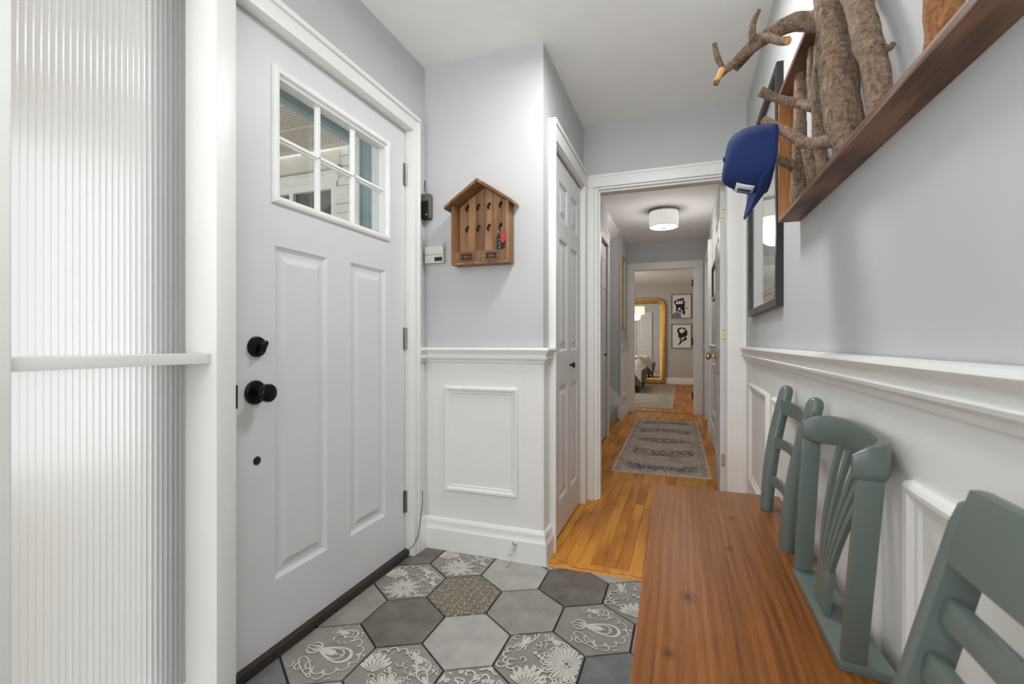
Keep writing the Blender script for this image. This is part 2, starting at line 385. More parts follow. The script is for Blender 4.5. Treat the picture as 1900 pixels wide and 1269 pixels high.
# ------------------------------------------------------------------ measures
XD = -1.237      # door wall
YB = 2.13        # wall with the key holder
XC = -.612       # closet wall
YH = 3.07        # wall with the hall opening
XR = .345        # right wall
ZC = 2.42        # foyer ceiling
ZF = .015        # oak floor
HL, HR, HE, HC = -.77, .30, 7.15, 2.46   # hall left, right, end, ceiling
BW = 12.2        # bedroom back wall
S = 'structure'
# ------------------------------------------------------------------ floors
fl = mk('floor', B().box(-1.5, XR, -3.5, 2.14, -.08, -.006), 'grout', label='dark grouted hexagonal tile floor of the entry', cat='floor', kind=S)
MX, MY, MO = V3((.1556, -.0137, 0)), V3((.0005, .1679, 0)), V3((-.706, 1.5006, 0))
HEXV = [(math.cos(R(30 + 60 * k)) * .972, math.sin(R(30 + 60 * k)) * .972) for k in range(6)]
def clip_poly(P, f):
    out = []
    for i in range(len(P)):
        a, b = P[i], P[(i + 1) % len(P)]; fa, fb = f(a), f(b)
        if fa >= 0: out.append(a)
        if (fa >= 0) != (fb >= 0): out.append(a + (b - a) * (fa / (fa - fb)))
    return out
KIND = {(-2, -1): 'l', (-1, -1): 'p', (0, -1): 'f', (1, -1): 'l', (2, -1): 'm', (-2, 0): 'M', (-1, 0): 'd', (0, 0): 'L', (1, 0): 'g', (2, 0): 's', (-2, 1): 'f', (-1, 1): 'o', (0, 1): 'm', (1, 1): 'p',
        (2, 1): 'M', (-3, 2): 'd', (-2, 2): 'f', (-1, 2): 'L', (0, 2): 'd', (1, 2): 'g', (-1, 3): 'l', (0, 3): 'L', (-3, 1): 'M', (-1, -2): 's', (0, -2): 'L'}
TM = {'L': 'tile_light', 'M': 'tile_mid', 'm': 'tile_mid', 'd': 'tile_dark', 's': 'tile_slate', 'o': 'tile_dotted', 'p': 'tile_print_base', 'f': 'tile_print_base', 'l': 'tile_print_base', 'g': 'tile_print_base'}
def ornament(kind, rnd):
    """list of closed/open 2-D polylines with width, in tile units (circumradius 1), printed on the tile"""
    L = []
    def curl(x, y, a, size, turn=1, w_=.035):
        pts = []
        for k in range(15):
            t = k / 14; r = size * (1 - .75 * t); th = a + turn * t * 4.6
            pts.append((x + size * math.cos(a) - size * math.cos(a) + r * math.cos(th), y + r * math.sin(th)))
        L.append((pts, w_))
    def loop(x, y, a, ln, wd, w_=.035):
        pts = []
        for k in range(21):
            t = k / 20 * 2 * math.pi; px = ln * .5 * (1 - math.cos(t)); py = wd * math.sin(t) * (.35 + .65 * px / ln)
            pts.append((x + px * math.cos(a) - py * math.sin(a), y + px * math.sin(a) + py * math.cos(a)))
        L.append((pts, w_))
    def fill(x, y, a, ln, wd, mi=0):
        loop(x, y, a, ln, wd, .03); p_, _ = L.pop(); L.append((p_[:-1], -1 - mi))
    def dots(x, y, a, n, step, r=.035):
        for k in range(n):
            cx_, cy_ = x + math.cos(a) * step * k, y + math.sin(a) * step * k
            L.append(([(cx_ + r * .5 * math.cos(t * 1.05), cy_ + r * .5 * math.sin(t * 1.05)) for t in range(7)], r))
    def scallop(x, y, a, rad, n, span, w_=.04):
        for k in range(n):
            th = a + span * (k / (n - 1) - .5); cx_, cy_ = x + rad * math.cos(th), y + rad * math.sin(th)
            s_ = rad * span / n * .55
            L.append(([(cx_ + s_ * math.cos(th - 1.9 + 3.8 * j / 8), cy_ + s_ * math.sin(th - 1.9 + 3.8 * j / 8)) for j in range(9)], w_))
    def paisley(x, y, a, s_):
        fill(x, y, a, 1.0 * s_, .36 * s_); fill(x + .05 * s_ * math.cos(a), y + .05 * s_ * math.sin(a), a, .86 * s_, .29 * s_, 1)
        for m_ in (.70, .30): loop(x + .08 * s_ * math.cos(a), y + .08 * s_ * math.sin(a), a, .95 * s_ * m_, .34 * s_ * m_, .04 * s_)
        fill(x + .1 * s_ * math.cos(a), y + .1 * s_ * math.sin(a), a, .42 * s_, .13 * s_)
        scallop(x + .5 * s_ * math.cos(a), y + .5 * s_ * math.sin(a), a, .56 * s_, 9, 4.2, .035 * s_)
        for k, t in enumerate((-1.0, -.5, .5, 1.0)):
            curl(x - .1 * s_ * math.cos(a), y - .1 * s_ * math.sin(a), a + math.pi + t, .22 * s_, 1 if t > 0 else -1, .035 * s_)
        loop(x, y, a + math.pi, .35 * s_, .08 * s_, .035 * s_)
        dots(x + 1.15 * s_ * math.cos(a + .15), y + 1.15 * s_ * math.sin(a + .15), a + .1, 3, .12 * s_, .05 * s_)
        dots(x + .2 * s_, y + .02 * s_, a, 5, .12 * s_, .035 * s_)
    def flower(x, y, s_, n=11):
        for k in range(n): loop(x + .09 * s_ * math.cos(2 * math.pi * k / n), y + .09 * s_ * math.sin(2 * math.pi * k / n), 2 * math.pi * k / n, .34 * s_, .08 * s_, .03 * s_); fill(x + .12 * s_ * math.cos(2 * math.pi * k / n), y + .12 * s_ * math.sin(2 * math.pi * k / n), 2 * math.pi * k / n, .27 * s_, .045 * s_)
        for k in range(6): dots(x + .06 * s_ * math.cos(k), y + .06 * s_ * math.sin(k), 0, 1, .1, .035 * s_)
    def fan(x, y, a, s_, n=7):
        for k in range(n):
            t = a + (k - (n - 1) / 2) * .3; fill(x, y, t, s_ * (.75 - .06 * abs(k - (n - 1) / 2)), .085 * s_); loop(x, y, t, s_ * (.55 - .06 * abs(k - (n - 1) / 2)), .02 * s_, -9)
    if kind == 'p':
        paisley(-.25, -.02, .05 + rnd * .2, .85); paisley(-.25, .58, .15, .5)
        for k in range(5): curl(-.5 + .28 * k, -.62 + .05 * (k % 2), 1.2 + k, .13, 1 if k % 2 else -1, .03)
        loop(.2, -.7, 2.6, .7, .13, .03)
    elif kind == 'f':
        paisley(.1, .62, -.5, .55); paisley(.75, .05, 2.4 + rnd, .45); fan(-.45, -.1, 2.0, .75); flower(.05, -.42, 1.1)
        for k in range(7): curl(-.75 + .2 * k, -.6 - .12 * math.sin(k), k * 1.3, .12, 1 if k % 2 else -1, .035)
        for k in range(9): curl(-.8 + .19 * k, .05 + .3 * math.sin(k * 2.1), 2 + k * 1.9, .10, -1 if k % 2 else 1, .03)
        scallop(-.2, .1, 1.6, .5, 7, 2.6); dots(-.2, .1, -.7, 6, .1, .05); fan(.5, -.5, -.6, .5, 5)
    elif kind == 'g':
        paisley(-.5, .3, 1.2 + rnd, .62); paisley(.05, .72, -.4, .5); flower(.55, .12, 1.25, 13); fan(-.05, -.75, 1.57, .8, 9)
        for k in range(8): curl(-.75 + .21 * k, -.38 + .1 * math.sin(2 * k), k * 1.1, .13, 1 if k % 2 else -1, .04)
        for k in range(9): curl(-.7 + .17 * k, .45 - .55 * (k % 3) / 2, 1 + k * 2.3, .10, -1 if k % 2 else 1, .03)
        dots(-.15, .18, -.5, 6, .11, .055); scallop(-.35, -.05, 4.0, .36, 6, 2.4); fan(.6, -.65, 2.0, .45, 5)
    else:
        for a_ in range(-3, 4):
            for b_ in range(-3, 4):
                x_, y_ = a_ * .34 + (.17 if b_ % 2 else 0), b_ * .3
                curl(x_, y_, a_ * 1.7 + b_, .13, 1 if (a_ + b_) % 2 else -1, .045); dots(x_ + .17, y_, .5, 1, .1, .07); loop(x_ - .05, y_ + .1, a_ + b_ * 2, .22, .06, .035)
    return L
for j in range(-9, 5):
    for i in range(-10, 12):
        cu, cv = math.sqrt(3) * (i + j / 2), 1.5 * j
        c = MO + MX * cu + MY * cv
        if not (-1.55 < c.x < .55 and -1.2 < c.y < 2.45): continue
        k = KIND.get((i, j)) or random.Random(i * 31 + j * 7).choice('LMmdsfpg')
        P = [c + MX * a + MY * b for a, b in HEXV]
        lims = [lambda p: p.x + 1.285, lambda p: .342 - p.x, lambda p: 2.128 - p.y]
        for f in lims:
            P = clip_poly(P, f)
            if len(P) < 3: break
        if len(P) < 3: continue
        b = B().prism([V3((p.x, p.y, -.006)) for p in P], (0, 0, .006))
        tl = mk('tile', b, TM[k], fl, smooth=0)
        if k in 'pfgl':
            ob = B(); rnd = random.Random(i * 13 + j).random() * .6; rot = random.Random(i + 5 * j).choice([0, 0, 2.1, 4.2]) if k == 'l' else 0
            inside = lambda p: all(((P[(q + 1) % len(P)] - P[q]).cross(p - P[q])).z > .0012 * 0 for q in range(len(P)))
            ctr = sum(P, V3((0, 0, 0))) / len(P)
            sg = 1 if ((P[1] - P[0]).cross(ctr - P[0])).z > 0 else -1
            for pi, (pts, wd) in enumerate(ornament(k, rnd)):
                W = [c + MX * (x_ * math.cos(rot) - y_ * math.sin(rot)) + MY * (x_ * math.sin(rot) + y_ * math.cos(rot)) for x_, y_ in pts]
                if wd < 0:
                    Q = W
                    for e in range(len(P)):
                        e0, e1 = P[e], P[(e + 1) % len(P)]
                        Q = clip_poly(Q, lambda p_: ((e1 - e0).cross(p_ - e0)).z * sg - .0004) if len(Q) > 2 else Q
                    if len(Q) > 2:
                        ob.cur = 1 if wd < -1.5 else 0; zz = .0015 + pi * 8e-6; ct_ = sum(Q, V3((0, 0, 0))) / len(Q)
                        ob.add([p_ + Zv * zz for p_ in Q] + [ct_ + Zv * zz], [(e, (e + 1) % len(Q), len(Q)) for e in range(len(Q))])
                    continue
                ok = [all(((P[(e + 1) % len(P)] - P[e]).cross(p_ - P[e])).z * sg > .0004 for e in range(len(P))) for p_ in W]
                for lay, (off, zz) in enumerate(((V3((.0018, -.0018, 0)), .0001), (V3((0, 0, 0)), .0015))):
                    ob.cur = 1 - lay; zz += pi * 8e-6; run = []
                    for q in range(len(W) + 1):
                        if q < len(W) and ok[q]: run.append(q); continue
                        if len(run) > 1:
                            vv = []
                            for h_, g_ in enumerate(run):
                                t_ = W[min(g_ + 1, run[-1])] - W[max(g_ - 1, run[0])]; t_ = t_ if t_.length > 1e-6 else V3((1, 0, 0))
                                nn = V3((-t_.y, t_.x, 0)).normalized() * (wd * .16 * .45)
                                vv += [W[g_] + off - nn + Zv * zz, W[g_] + off + nn + Zv * zz]
                            ob.add(vv, [(2 * e, 2 * e + 2, 2 * e + 3, 2 * e + 1) for e in range(len(run) - 1)])
                        run = []
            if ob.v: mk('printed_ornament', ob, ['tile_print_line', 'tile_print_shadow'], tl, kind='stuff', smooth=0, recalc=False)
# oak strip floor
flh = mk('floor_hall', B().box(-2.2, XR, 2.125, 7.2, -.08, .002), 'gap_dark', label='honey oak strip floor running down the hall', cat='floor', kind=S)
PW = .057
pm = {}
for ci in range(21):
    x0 = -.855 + ci * PW
    if x0 + PW > XR + .02: continue
    rr = random.Random(ci); y = 2.155 - rr.random() * .5
    while y < HE + .03:
        ln = rr.choice([.6, .8, 1.0, 1.2, 1.5]); a, e = max(y, 2.156), min(y + ln, HE + .03); y += ln
        if e - a < .05: continue
        key = round(e - a, 3); nm = 'plank'
        if key not in pm:
            pm[key] = mk(nm, B().box(x0 + .0006, x0 + PW - .0006, a + .0005, e - .0005, .002, ZF, .0006), 'oak_floor', flh, smooth=0)
        else: copy_at(pm[key], nm, (x0 + PW / 2, (a + e) / 2, .002), flh)
mk('threshold_strip', B().prism([(-.598, 2.118, 0), (-.598, 2.122, .012), (-.598, 2.13, .018), (-.598, 2.157, .018), (-.598, 2.157, 0)], (.94, 0, 0)), 'oak_floor', flh)
flb = mk('floor_bedroom', B().box(-3, .8, 7.2, BW, -.08, 0), 'gap_dark', label='darker oak floor of the bedroom beyond the doorway', cat='floor', kind=S)
for ci in range(46):
    x0 = -3 + ci * .0826
    rr = random.Random(ci + 99); y = 7.2 - rr.random()
    while y < BW:
        ln = 1.6; a, e = max(y, 7.2), min(y + ln, BW); y += ln
        if e - a < .05: continue
        key = ('b', round(e - a, 2))
        if key not in pm: pm[key] = mk('plank', B().box(x0 + .0008, x0 + .0818, a + .001, e - .001, 0, .010), 'oak_dark', flb, smooth=0)
        else: copy_at(pm[key], 'plank', (x0 + .0413, (a + e) / 2, 0), flb)
mk('door_saddle', B().prism([(-.70, 7.17, .01), (-.70, 7.19, .026), (-.70, 7.25, .026), (-.70, 7.275, .01)], (.86, 0, 0)), 'oak_dark', flb)
# ------------------------------------------------------------------ shell
def wall(name, boxes, mat, label):
    b = B()
    for bx in boxes: b.box(*bx)
    return mk(name, b, mat, label=label, cat='wall', kind=S, smooth=0)
DT = 2.06    # door opening head
wl = wall('wall_left', [(-1.42, XD, 2.02, 2.25, 0, ZC), (-1.42, XD, .5, 2.02, 2.085, ZC), (-1.42, XD, -3.5, .5, 0, ZC)], 'wall_paint', 'pale grey wall around the white front door and sidelight')
wb = wall('wall_back', [(-1.42, XC, YB, YB + .1, 0, ZC)], 'wall_paint', 'pale grey wall holding the house shaped key rack')
wc = wall('wall_closet', [(XC - .1, XC, YB + .1, 2.245, 0, ZC), (XC - .1, XC, 2.245, 2.985, 2.02, ZC), (XC - .1, XC, 2.985, YH, 0, ZC), (XC - .12, XC - .1, 2.245, 2.985, 0, 2.02)], 'wall_paint', 'narrow pale grey wall around the bifold closet door')
wh = wall('wall_front', [(HL - .1, XR + .1, YH, YH + .13, 2.045, HC), (HL - .1, -.535, YH, YH + .13, 0, 2.045), (.262, XR + .1, YH, YH + .13, 0, 2.045)], 'wall_paint', 'pale grey wall above the opening into the hall')
wr = wall('wall_right', [(XR, XR + .12, -3.5, YH, 0, ZC)], 'wall_paint', 'long pale grey wall behind the bench and branch rack')
mk('ceiling', B().box(-1.42, XR + .12, -3.5, YH + .05, ZC, ZC + .08), 'ceiling_paint', label='smooth white ceiling of the entry', cat='ceiling', kind=S)
# far end of the room behind the camera, with its window opening
mk('wall_rear', B().box(-1.42, -1.30, -3.62, -3.5, 0, ZC).box(.12 - 0, XR + .12, -3.62, -3.5, 0, ZC).box(-1.3, .12, -3.62, -3.5, 0, .6).box(-1.3, .12, -3.62, -3.5, 2.3, ZC), 'wall_paint', label='pale grey wall behind the photographer with wide window opening', cat='wall', kind=S, smooth=0)
# hall
wall('wall_hall_left', [(HL - .1, HL, YH + .13, 4.62, 0, HC), (HL - .1, HL, 4.62, 5.13, 2.06, HC), (HL - .1, HL, 5.13, 5.20, 0, HC), (HL - .12, HL - .1, 4.62, 5.13, 0, 2.1)], 'wall_paint', 'grey hall wall around the second closet door')
wall('wall_stair', [(-2.3, HL - .015, 6.30, HE, 0, HC)], 'wall_paint', 'grey wall beside the carpeted stairs off the hall')
wall('wall_stair_near', [(-2.3, HL - .1, 5.1, 5.195, 0, HC)], 'wall_paint', 'grey stair wall behind the narrow hall closet')
wall('wall_stair_end', [(-2.5, -2.35, 5.1, 6.4, 0, HC)], 'wall_paint', 'grey wall at the top of the carpeted stairs')
whr = wall('wall_hall_right', [(HR, HR + .1, YH + .13, 5.80, 0, HC), (HR, HR + .1, 5.80, 6.75, 2.10, HC), (HR, HR + .1, 6.75, HE, 0, HC), (HR + .06, HR + .1, 5.8, 6.75, 0, 2.1)], 'wall_paint', 'grey hall wall with white wainscot behind the open door')
wall('wall_hall_end', [(-2.3, -.69, HE, HE + .12, 0, HC), (.155, HR + .1, HE, HE + .12, 0, HC), (-.69, .155, HE, HE + .12, 2.085, HC)], 'wall_paint', 'grey wall around the bedroom doorway at the end of the hall')
mk('ceiling_hall', B().box(-2.4, HR + .1, YH + .05, HE + .1, HC, HC + .08), 'ceiling_paint', label='white hall ceiling carrying the drum light', cat='ceiling', kind=S)
mk('trim_stair_bulkhead', B().prism([(HL - .35, 5.2, HC), (HL - .02, 5.2, HC), (HL - .02, 5.2, HC - .02), (HL - .35, 5.2, HC - .25)], (0, 1.1, 0)), 'ceiling_paint', label='sloping white bulkhead above the stair opening', cat='trim', kind=S)
# bedroom
wall('wall_bedroom', [(-3.1, .8, BW, BW + .1, 0, HC), (.8, .9, HE + .1, BW, 0, HC), (-3.1, -3.0, HE + .1, 8.7, 0, HC), (-3.1, -3.0, 10.5, BW, 0, HC), (-3.1, -3, 8.7, 10.5, 0, .8), (-3.1, -3, 8.7, 10.5, 2.2, HC), (-3.1, -2.3, HE + .02, HE + .12, 0, HC), (.4, .9, HE + .02, HE + .12, 0, HC)], 'bedroom_paint', 'warm grey bedroom wall behind the gold mirror')
mk('ceiling_bedroom', B().box(-3.1, .9, HE + .1, BW + .1, HC, HC + .08), 'ceiling_paint', label='white bedroom ceiling seen through the doorway', cat='ceiling', kind=S)
BASEP = [(0, 0), (.022, 0), (.022, .10), (.017, .108), (.014, .118), (.014, .138), (.008, .15), (0, .154)]
RAILP = [(0, .93), (.008, .93), (.012, .942), (.022, .95), (.024, .957), (.016, .963), (.018, .972), (.03, .985), (.034, .993), (.03, 1.002), (.004, 1.004), (0, 1.004)]
WP = .004
def wains(name, p0, p1, N, z0, z1, parent):
    p0, p1, N = V3(p0), V3(p1), V3(N)
    b = B().prism([p0 + Zv * z0, p1 + Zv * z0, p1 + Zv * z1, p0 + Zv * z1], N * WP)
    return mk(name, b, 'wainscot_paint', parent)
PANP = [(0, 0), (.002, .011), (.008, .016), (.017, .014), (.024, .006), (.032, .005), (.036, 0)]
def pmould(O, U, N, w_, h_, parent):
    return mk('panel_moulding', B().ring(V3(O) + V3(N) * WP, U, Zv, N, w_, h_, PANP, False), 'wainscot_paint', parent)
# wall_back trim
wains('wainscot', (XD, YB, 0), (XC, YB, 0), (0, -1, 0), 0, .94, wb)
pmould((-1.119, YB, .292), X, -Y, .387, .52, wb)
bt = B().mould(BASEP, (XD, YB - WP, 0), (XC, YB - WP, 0), (0, -1, 0), 0, 1); bt.mould(BASEP, (XC + WP, YB - WP, 0), (XC + WP, 2.222, 0), (1, 0, 0), 1, 0)
mk('baseboard_back', bt, 'trim_paint', label='tall stepped white baseboard under the panelled wall', cat='baseboard', kind=S, smooth=20)
bt = B().mould(RAILP, (XD, YB - WP, 0), (XC, YB - WP, 0), (0, -1, 0), 0, 1); bt.mould(RAILP, (XC + WP, YB - WP, 0), (XC + WP, 2.222, 0), (1, 0, 0), 1, 0)
mk('trim_1', bt, 'trim_paint', label='white chair rail below the house shaped key rack', cat='trim', kind=S, smooth=30)
wains('wainscot', (XC, YB, 0), (XC, 2.225, 0), (1, 0, 0), 0, .94, wc)
# wall_left narrow strip right of the door
wains('wainscot', (XD, 2.04, 0), (XD, YB, 0), (1, 0, 0), 0, .94, wl)
bt = B().mould(RAILP, (XD + WP, 2.036, 0), (XD + WP, YB, 0), (1, 0, 0)); mk('trim_2', bt, 'trim_paint', label='short chair rail end beside the front door casing', cat='trim', kind=S)
bt = B().mould(BASEP, (XD + WP, 2.036, 0), (XD + WP, YB, 0), (1, 0, 0)); mk('baseboard_left', bt, 'trim_paint', label='short white baseboard beside the front door casing', cat='baseboard', kind=S)
# right wall trim
wains('wainscot', (XR, -3.5, 0), (XR, YH, 0), (-1, 0, 0), 0, .94, wr)
for y1, ln in ((2.836, .586), (2.13, 1.08), (.925, .75)):
    pmould((XR, y1 - ln, .292), Y, -X, ln, .52, wr)
mk('trim_3', B().mould(RAILP, (XR - WP, -3.5, 0), (XR - WP, YH, 0), (-1, 0, 0)), 'trim_paint', label='long white chair rail above the green chair backs', cat='trim', kind=S, smooth=30)
mk('baseboard_right', B().mould(BASEP, (XR - WP, -3.5, 0), (XR - WP, 3.05, 0), (-1, 0, 0)), 'trim_paint', label='white baseboard behind the wooden bench', cat='baseboard', kind=S)

# ------------------------------------------------------------------ front door
def panel_door(name, O, U, N, W, H, T, panels, mat, label, holes=(), kind=S, cat='door', pmat=None, depth=.010, parent=None):
    """slab with openings; each panel is a child that fills its opening with a sunk moulding and raised field"""
    O, U, N = V3(O), V3(U), V3(N); b = B()
    allh = list(panels) + list(holes)
    us = sorted({0, W} | {p[0] for p in allh} | {p[1] for p in allh}); vs = sorted({0, H} | {p[2] for p in allh} | {p[3] for p in allh})
    pt = lambda u, v, n: O + U * u + Zv * v + N * n
    for i in range(len(us) - 1):
        for j in range(len(vs) - 1):
            mu, mv = (us[i] + us[i + 1]) / 2, (vs[j] + vs[j + 1]) / 2
            inh = [q for q in allh if q[0] < mu < q[1] and q[2] < mv < q[3]]
            if not inh: b.add([pt(us[i], vs[j], 0), pt(us[i + 1], vs[j], 0), pt(us[i + 1], vs[j + 1], 0), pt(us[i], vs[j + 1], 0)], [(0, 1, 2, 3)])
            if not any(q in holes for q in inh): b.add([pt(us[i], vs[j], -T), pt(us[i + 1], vs[j], -T), pt(us[i + 1], vs[j + 1], -T), pt(us[i], vs[j + 1], -T)], [(3, 2, 1, 0)])
    for (a, c), (d, e) in (((0, 0), (W, 0)), ((W, 0), (W, H)), ((W, H), (0, H)), ((0, H), (0, 0))):
        b.add([pt(a, c, 0), pt(d, e, 0), pt(d, e, -T), pt(a, c, -T)], [(3, 2, 1, 0)])
    for q in holes:
        for (a, c), (d, e) in (((q[0], q[2]), (q[1], q[2])), ((q[1], q[2]), (q[1], q[3])), ((q[1], q[3]), (q[0], q[3])), ((q[0], q[3]), (q[0], q[2]))):
            b.add([pt(a, c, 0), pt(d, e, 0), pt(d, e, -T), pt(a, c, -T)], [(0, 1, 2, 3)])
    o = mk(name, b, mat, parent, label=label, cat=None if parent else cat, kind=None if parent else kind, smooth=0, recalc=False)
    for q in panels:
        pb = B().ring(pt(q[0], q[2], 0), U, Zv, N, q[1] - q[0], q[3] - q[2], [(0, 0), (.006, -depth * .5), (.014, -depth), (.026, -depth), (.034, -depth * .85), (.05, -depth * .25), (.053, -depth * .2)])
        mk('panel', pb, pmat or mat, o, smooth=0, recalc=False)
    return o
DX = -1.265; DY0, DY1, DZ0, DZ1 = 1.066, 1.982, .030, 2.042
wid = DY1 - DY0
lite = (1.225 - DY0, 1.825 - DY0, 1.515 - DZ0, 1.905 - DZ0)
dpan = [(1.212 - DY0, 1.456 - DY0, .246 - DZ0, 1.348 - DZ0), (1.590 - DY0, 1.829 - DY0, .246 - DZ0, 1.352 - DZ0)]
d1 = panel_door('door_1', (DX, DY0, DZ0), Y, X, wid, DZ1 - DZ0, .044, dpan, 'door_paint', 'white panelled front door with six pane window', [lite])
LO = V3((DX, 1.197, 1.487)); LW, LH = .66, .455
fb = B().ring(LO, Y, Zv, X, LW, LH, [(0, 0), (.002, .010), (.010, .014), (.022, .012), (.026, .003), (.030, -.022), (.034, -.024)], False)
lf = mk('lite_frame', fb, 'vinyl_white', d1, smooth=25)
GY0, GY1, GZ0, GZ1 = 1.228, 1.826, 1.518, 1.911
my = [GY0 + (GY1 - GY0) * k / 3 for k in range(4)]; mz = [GZ0, (GZ0 + GZ1) / 2, GZ1]
MUN = [(-.013, 0), (-.011, .007), (-.005, .010), (-.003, .015), (.003, .015), (.005, .010), (.011, .007), (.013, 0)]
gx = DX - .024
for k in (1, 2): mk('muntin', B().prism([(gx + h, my[k] + a, GZ0) for a, h in MUN], (0, 0, GZ1 - GZ0)), 'vinyl_white', d1, smooth=0)
mk('muntin', B().prism([(gx + h, GY0, mz[1] + a) for a, h in MUN], (0, GY1 - GY0, 0)), 'vinyl_white', d1, smooth=0)
for k in range(3):
    for q in range(2): mk('pane', B().box(gx - .006, gx - .002, my[k] + .003, my[k + 1] - .003, mz[q] + .003, mz[q + 1] - .003), 'clear_glass', d1, smooth=0)
for yy in (1.22, 1.42, 1.62, 1.83):
    for zz in (1.50, 1.93): mk('screw_cap', B().lathe([(.004, 0), (.003, .0015), (0, .002)], (DX + .012, yy, zz), X, 10), 'vinyl_white', lf)
# deadbolt, knob, bore hole
mk('deadbolt', B().lathe([(.033, 0), (.033, .006), (.030, .012), (.024, .014), (0, .014)], (DX, 1.138, 1.015), X, 32), 'black_metal', d1)
tb = B(); tb.prism([(DX + .014, 1.138 + a, 1.015 + c) for a, c in ((-.012, -.020), (.004, -.020), (.022, .010), (.018, .020), (-.004, .006))], (.016, 0, 0), .003); mk('thumb_turn', tb, 'black_metal', d1)
kn = mk('knob_rosette', B().lathe([(.038, 0), (.038, .006), (.034, .011), (.022, .014), (0, .014)], (DX, 1.133, .872), X, 32), 'black_metal', d1)
mk('door_knob', B().lathe([(.013, .012), (.012, .030), (.015, .034), (.024, .040), (.0285, .048), (.0285, .060), (.026, .064), (.02, .066), (0, .0665)], (DX, 1.133, .872), X, 32), 'black_metal', d1)
mk('bore_hole_cap', B().lathe([(.0135, 0), (.0135, .002), (.011, .003), (0, .003)], (DX, 1.141, .656), X, 20), 'black_plastic', d1)
mk('strike_plate', B().box(DX - .004, DX + .008, 1.060, 1.0655, .83, .90), 'black_metal', d1)
def hinge(y, z, mat, parent, nm='hinge'):
    b = B()
    for q in range(5): b.lathe([(.0065, 0), (.0065, .0205)], (DX + .006, y, z + q * .0208), Zv, 12)
    b.box(DX - .002, DX + .003, y - .016, y, z, z + .104).box(DX - .002, DX + .003, y, y + .014, z, z + .104)
    return mk(nm, b, mat, parent)
for z in (1.785, .995, .21): hinge(1.988, z, 'nickel', d1)
# threshold + casing
th = mk('trim_threshold', B().prism([(-1.36, .99, 0), (-1.252, .99, 0), (-1.240, .99, .010), (-1.244, .99, .030), (-1.262, .99, .034), (-1.36, .99, .034)], (0, 1.03, 0)), 'threshold_rubber', label='dark brown rubber threshold under the front door', cat='trim', kind=S)
CZ = 2.05
cs = B().box(XD - .03, -1.214, 1.992, 2.036, .001, 2.047, .003)           # right leg
cs.box(XD - .10, -1.214, .963, 1.024, .001, 2.047, .003)                   # mullion between door and sidelight
cs.box(XD - .03, -1.216, .45, 2.0365, 2.0475, 2.112, .003)                # head
cs.box(XD - .02, -1.205, .449, 2.045, 2.100, 2.118, .004)                 # back band of the head
cs.box(XD - .02, -1.209, 2.027, 2.0445, .002, 2.0995, .004)               # back band of the leg
cs.box(-1.40, XD - .031, 1.986, 2.03, .001, 2.045).box(-1.40, XD - .022, 1.0245, 1.0625, .001, 2.045).box(-1.40, XD - .031, 1.031, 2.03, 2.0455, 2.09)
mk('trim_door_casing', cs, 'trim_paint', label='white moulded casing around the front door', cat='trim', kind=S)
# sidelight
wn = B().box(-1.50, -1.225, .46, .541, 0, 2.1, .004).box(-1.62, XD - .101, .970, 1.024, 0, 2.1).box(XD - .101, XD, .970, 1.02, .0005, 2.0).box(-1.50, XD, .5, 1.0, 2.04, 2.1).box(-1.55, XD, .5, 1.0, 0, .06)
w1 = mk('window_1', wn, 'trim_paint', label='tall sidelight of ribbed frosted glass beside the front door', cat='window', kind=S, smooth=0)
mk('mid_rail', B().box(-1.36, XD + .004, .535, .972, .971, .998, .002), 'trim_paint', w1)
def reeds(z0, z1):
    b = B(); y = .536; p = .0135; pts = []
    while y < .984:
        for k in range(6): a = math.pi * k / 6; pts.append((-1.340 + .0028 * math.sin(a), y + p * .5 * (1 - math.cos(a))))
        y += p
    n = len(pts); vs = [(x, yy, z0) for x, yy in pts] + [(x, yy, z1) for x, yy in pts]
    b.add(vs, [(i, i + 1, n + i + 1, n + i) for i in range(n - 1)])
    return b
mk('outer_stop', B().box(-1.43, -1.40, .925, .977, .06, 2.04).box(-1.425, -1.390, .915, .926, .06, 2.04), 'outer_frame_grey', w1, smooth=0)
for z0, z1 in ((.05, .972), (.997, 2.05)): mk('pane', reeds(z0, z1), 'reeded_glass', w1, smooth=60, recalc=False)
# ------------------------------------------------------------------ outside, seen through the door window
mk('ground_porch', B().box(-7, -1.42, -3, 6, -.3, -.16), 'concrete', label='grey concrete porch floor outside', cat='ground', kind=S)
wing = empty('neighbouring_wing', (-2.9, 3.1, -.16), 'white brick house wing with window seen through the door panes', 'house wing', kind='thing')
mk('wall_face', B().box(-5.5, -2.20, 3.06, 3.2, -.16, 2.9), 'white_brick', wing, smooth=0)
rb = random.Random(3); bz = 1.3; bmesh_brick = None; row = 0
while bz < 2.62:
    for q in range(2):
        off = rb.uniform(-.012, .012); x0 = -2.515 + q * .165 + (.0 if row % 2 else -.03) + off
        mk('brick', B().box(x0, x0 + .155, 2.99 + rb.uniform(-.012, .012), 3.07, bz, bz + .0685, .008), 'white_brick', wing)
    bz += .072; row += 1
mk('fascia_board', B().box(-5.5, -2.47, 2.97, 3.06, 2.37, 2.50).box(-5.5, -2.47, 2.955, 3.06, 2.365, 2.385), 'cream_fascia', wing, smooth=0)
mk('header_trim', B().box(-5.5, -2.5, 2.99, 3.06, 2.27, 2.36).box(-5.5, -2.5, 2.975, 3.06, 2.33, 2.345), 'vinyl_white', wing, smooth=0)
wf = B()
for a, c, d, e in ((-3.6, -2.52, 2.22, 2.27), (-3.6, -2.52, 1.0, 1.06), (-2.57, -2.52, 1.06, 2.22), (-2.985, -2.945, 1.06, 2.22), (-3.6, -3.55, 1.06, 2.22)): wf.box(a, c, 3.0, 3.06, d, e)
mk('window_frame', wf, 'vinyl_white', wing, smooth=0)
